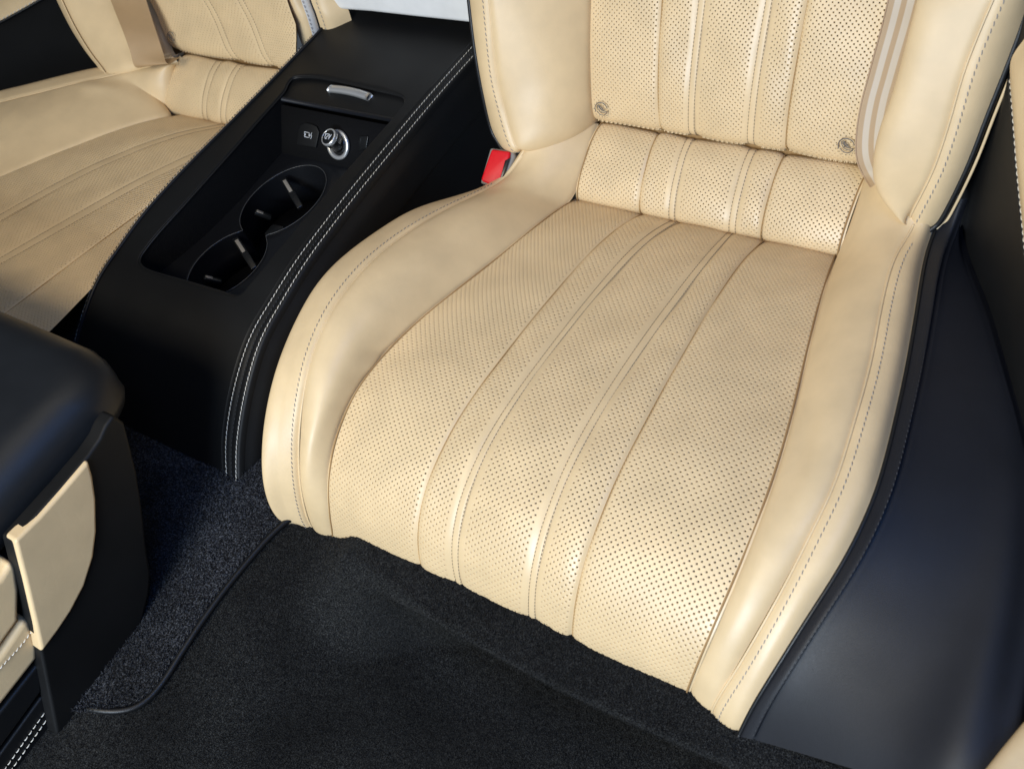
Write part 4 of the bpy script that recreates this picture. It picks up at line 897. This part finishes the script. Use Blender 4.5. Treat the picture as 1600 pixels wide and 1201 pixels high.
# far door trim
ft = thing('far_side_trim', 'black side trim with cream stitched top edge in the top left corner', 'trim panel')
F0 = [at(a, b, z=.045) for a, b in [(-120, 180), (0, 150), (80, 132), (160, 116), (230, 100), (300, 85)]]
F1 = [at(a, b, z=.10) for a, b in [(-160, 90), (-60, 60), (20, 30), (90, 0), (150, -40), (210, -70)]]
F0b = [np.array(p) + (-.05, .06, -.09) for p in F0]; F1b = [np.array(p) + (-.12, .18, .0) for p in F1]
SF = loft([F0b, [np.array(p) + (-.08, .10, .05) for p in F0b], F1b], 30, 80, 2)
if SF.N[15, 40] @ np.array([.5, -.5, .5]) < 0: SF.flip = True; SF.calc()
SF.obj('black_panel', M_bk2, ft)
nrm_ = SF.N[20, 40]
e0 = [hit_surf(SF, a, b, .006) for a, b in [(-80, 72), (-30, 50), (0, 35), (30, 19), (63, 0), (110, -28)]]
e1 = [hit_surf(SF, a, b, .012) for a, b in [(-90, 30), (-60, 20), (-20, 6), (0, -4), (30, -22), (70, -48)]]
SG = loft([e0, e1], 16, 80, 2)
if SG.N[8, 40] @ np.array([.5, -.5, .5]) < 0: SG.flip = True; SG.calc()
SG.disp(.004 * np.sin(np.pi * SG.u[:, None])); SG.obj('cream_edge', M_be, ft)
P, N = uvline(SG, .004, 0, lift=.0004); V, F = tube(SG.P[0], .0025, 8); mesh('edge_piping', V, F, M_bk, ft)
stitches('edge_stitching', P, N, M_th, ft, L=.006, gap=.003, r=.0008)
# dark body between far bolster and wall
# ================================================================== FRONT CENTRE CONSOLE (lower left)
fc = thing('front_centre_console', 'rear end of the front console, black padded top and cream side panel, bottom left', 'centre console')
XF = -.205
def rrect(x0, x1, y0, y1, r, n=16):
    P = []
    for (cx_, cy_, a0) in ((x1 - r, y1 - r, 0), (x0 + r, y1 - r, 90), (x0 + r, y0 + r, 180), (x1 - r, y0 + r, 270)):
        for t in np.linspace(a0, a0 + 90, n): P.append((cx_ + r * math.cos(math.radians(t)), cy_ + r * math.sin(math.radians(t))))
    return np.array(P)
def inset(P, d, r): # scale rounded rect inwards by moving towards the skeleton
    c = P.mean(0); q = P - c; hx, hy = abs(q[:, 0]).max(), abs(q[:, 1]).max(); return c + q * np.array([(hx - d) / hx, (hy - d) / hy])
pl = rrect(-.85, XF - .026, -1.35, -.536, .070); LPS = []
for zz, dd in ((.130, .006), (.138, .002), (.146, .0)): LPS.append(z3(inset(pl, dd, 0), zz))
rr_ = .050
for t in np.linspace(0, 90, 14)[1:]: LPS.append(z3(inset(pl, .002 + rr_ * (1 - math.cos(math.radians(t))), 0), .150 + .048 * math.sin(math.radians(t))))
for k in (.07, .10, .17, .24, .29): LPS.append(z3(inset(pl, k, 0), .198 + .01 * (k - .05)))
for q in LPS: q[:, 1] = np.minimum(q[:, 1], -.540 - .55 * np.clip(.180 - q[:, 2], 0, 1))
V, F = rings(LPS, False, True)
# the pad's lower edge drops forward along its side
mesh('padded_top', V, F, leather('black_pad_leather', (.008, .0095, .012), .40, .45, 800, .1, .5), fc)
P = [at(a, b, x=XF + .0105) for a, b in [(171, 650), (162, 676), (140, 712), (100, 757), (60, 802), (22, 844), (-10, 880), (-60, 940)]]
hs = [(178, 648), (195, 660), (203, 690), (215, 740), (224, 800), (229, 850), (236, 895), (234, 925), (222, 975), (205, 1020), (180, 1056), (150, 1110), (118, 1168), (100, 1203)]
poly = [at(a, b, x=XF) for a, b in hs]; poly += [at(a, b, x=XF) for a, b in [(110, 1300), (65, 1024), (20, 846), (98, 759), (138, 712), (156, 686), (165, 666)]][1:]
V, F = prism(poly, (-.022, 0, 0), .004, 4); wn(mesh('housing', V, F, M_bk2, fc))
bp_ = [(24, 845), (62, 808), (100, 765), (139, 719), (146, 745), (151, 780), (152, 830), (147, 870), (133, 915), (112, 955), (92, 985), (66, 1020), (56, 975), (40, 908)]
V, F = prism([at(a, b, x=XF + .004) for a, b in bp_], (-.02, 0, 0), .004, 4); wn(plabel(mesh('side_panel', V, F, M_be, fc), 'cream leather side panel'))
XG = XF - .012
V, F = prism([at(a, b, x=XG - .02) for a, b in [(25, 856), (70, 1010), (108, 1220), (60, 1330), (-260, 1330), (-160, 1075)]], (-.25, 0, 0)); mesh('inner_body', V, F, M_bk2, fc)
V, F = prism([at(a, b, x=XG) for a, b in [(-60, 950), (0, 906), (17, 876), (26, 884), (31, 920), (30, 969), (0, 1011), (-60, 1090)]], (-.05, 0, 0), .006, 4); wn(mesh('cream_cushion', V, F, M_be, fc))
V, F = prism([at(a, b, x=XG) for a, b in [(-60, 1095), (0, 1025), (39, 966), (49, 971), (61, 1008), (60, 1029), (0, 1106), (-60, 1180)]], (-.05, 0, 0), .008, 5); wn(mesh('cream_roll', V, F, M_be, fc))
stitches('roll_stitching', cr([at(a, b, x=XG + .0006) for a, b in [(-20, 1064), (0, 1043), (32, 1008), (53, 980)]], 60), (1, 0, 0), M_th, fc, L=.004, gap=.0015, r=.0006)
V, F = prism([at(a, b, x=XG - .004) for a, b in [(-60, 1190), (0, 1112), (60, 1036), (66, 1050), (66, 1080), (0, 1170), (-60, 1250)]], (-.03, 0, 0), .004, 3); wn(mesh('black_knee_trim', V, F, M_bk, fc))
V, F = prism([at(a, b, x=XG - .006) for a, b in [(-60, 1256), (0, 1178), (66, 1087), (80, 1095), (88, 1140), (90, 1230), (-60, 1330)]], (-.03, 0, 0), .003, 3); wn(mesh('black_lower_trim', V, F, M_bk, fc))
for L in ([(-10, 1222), (7, 1201), (64, 1120), (73, 1109), (75, 1097)], [(0, 1224), (18, 1201), (68, 1130), (76, 1117), (78, 1107)]):
    stitches('white_stitching', cr([at(a, b, x=XG - .0055) for a, b in L], 80), (1, 0, 0), M_th, fc, L=.0050, gap=.0022, r=.0006, tilt=0)

# cream corner close to the lens, lower right: taken as the front seat's edge
dr = thing('front_seat_edge', 'cream leather corner at the bottom right edge of the picture', 'seat_edge')
P0 = [at(a, b, z=.06) for a, b in [(1520, 1225), (1540, 1196), (1570, 1158), (1600, 1122), (1640, 1080), (1700, 1080), (1700, 1300), (1520, 1300)]]
V, F = prism(P0, (0, 0, -.10), .012, 5); wn(mesh('front_seat_bolster', V, F, M_be, dr))
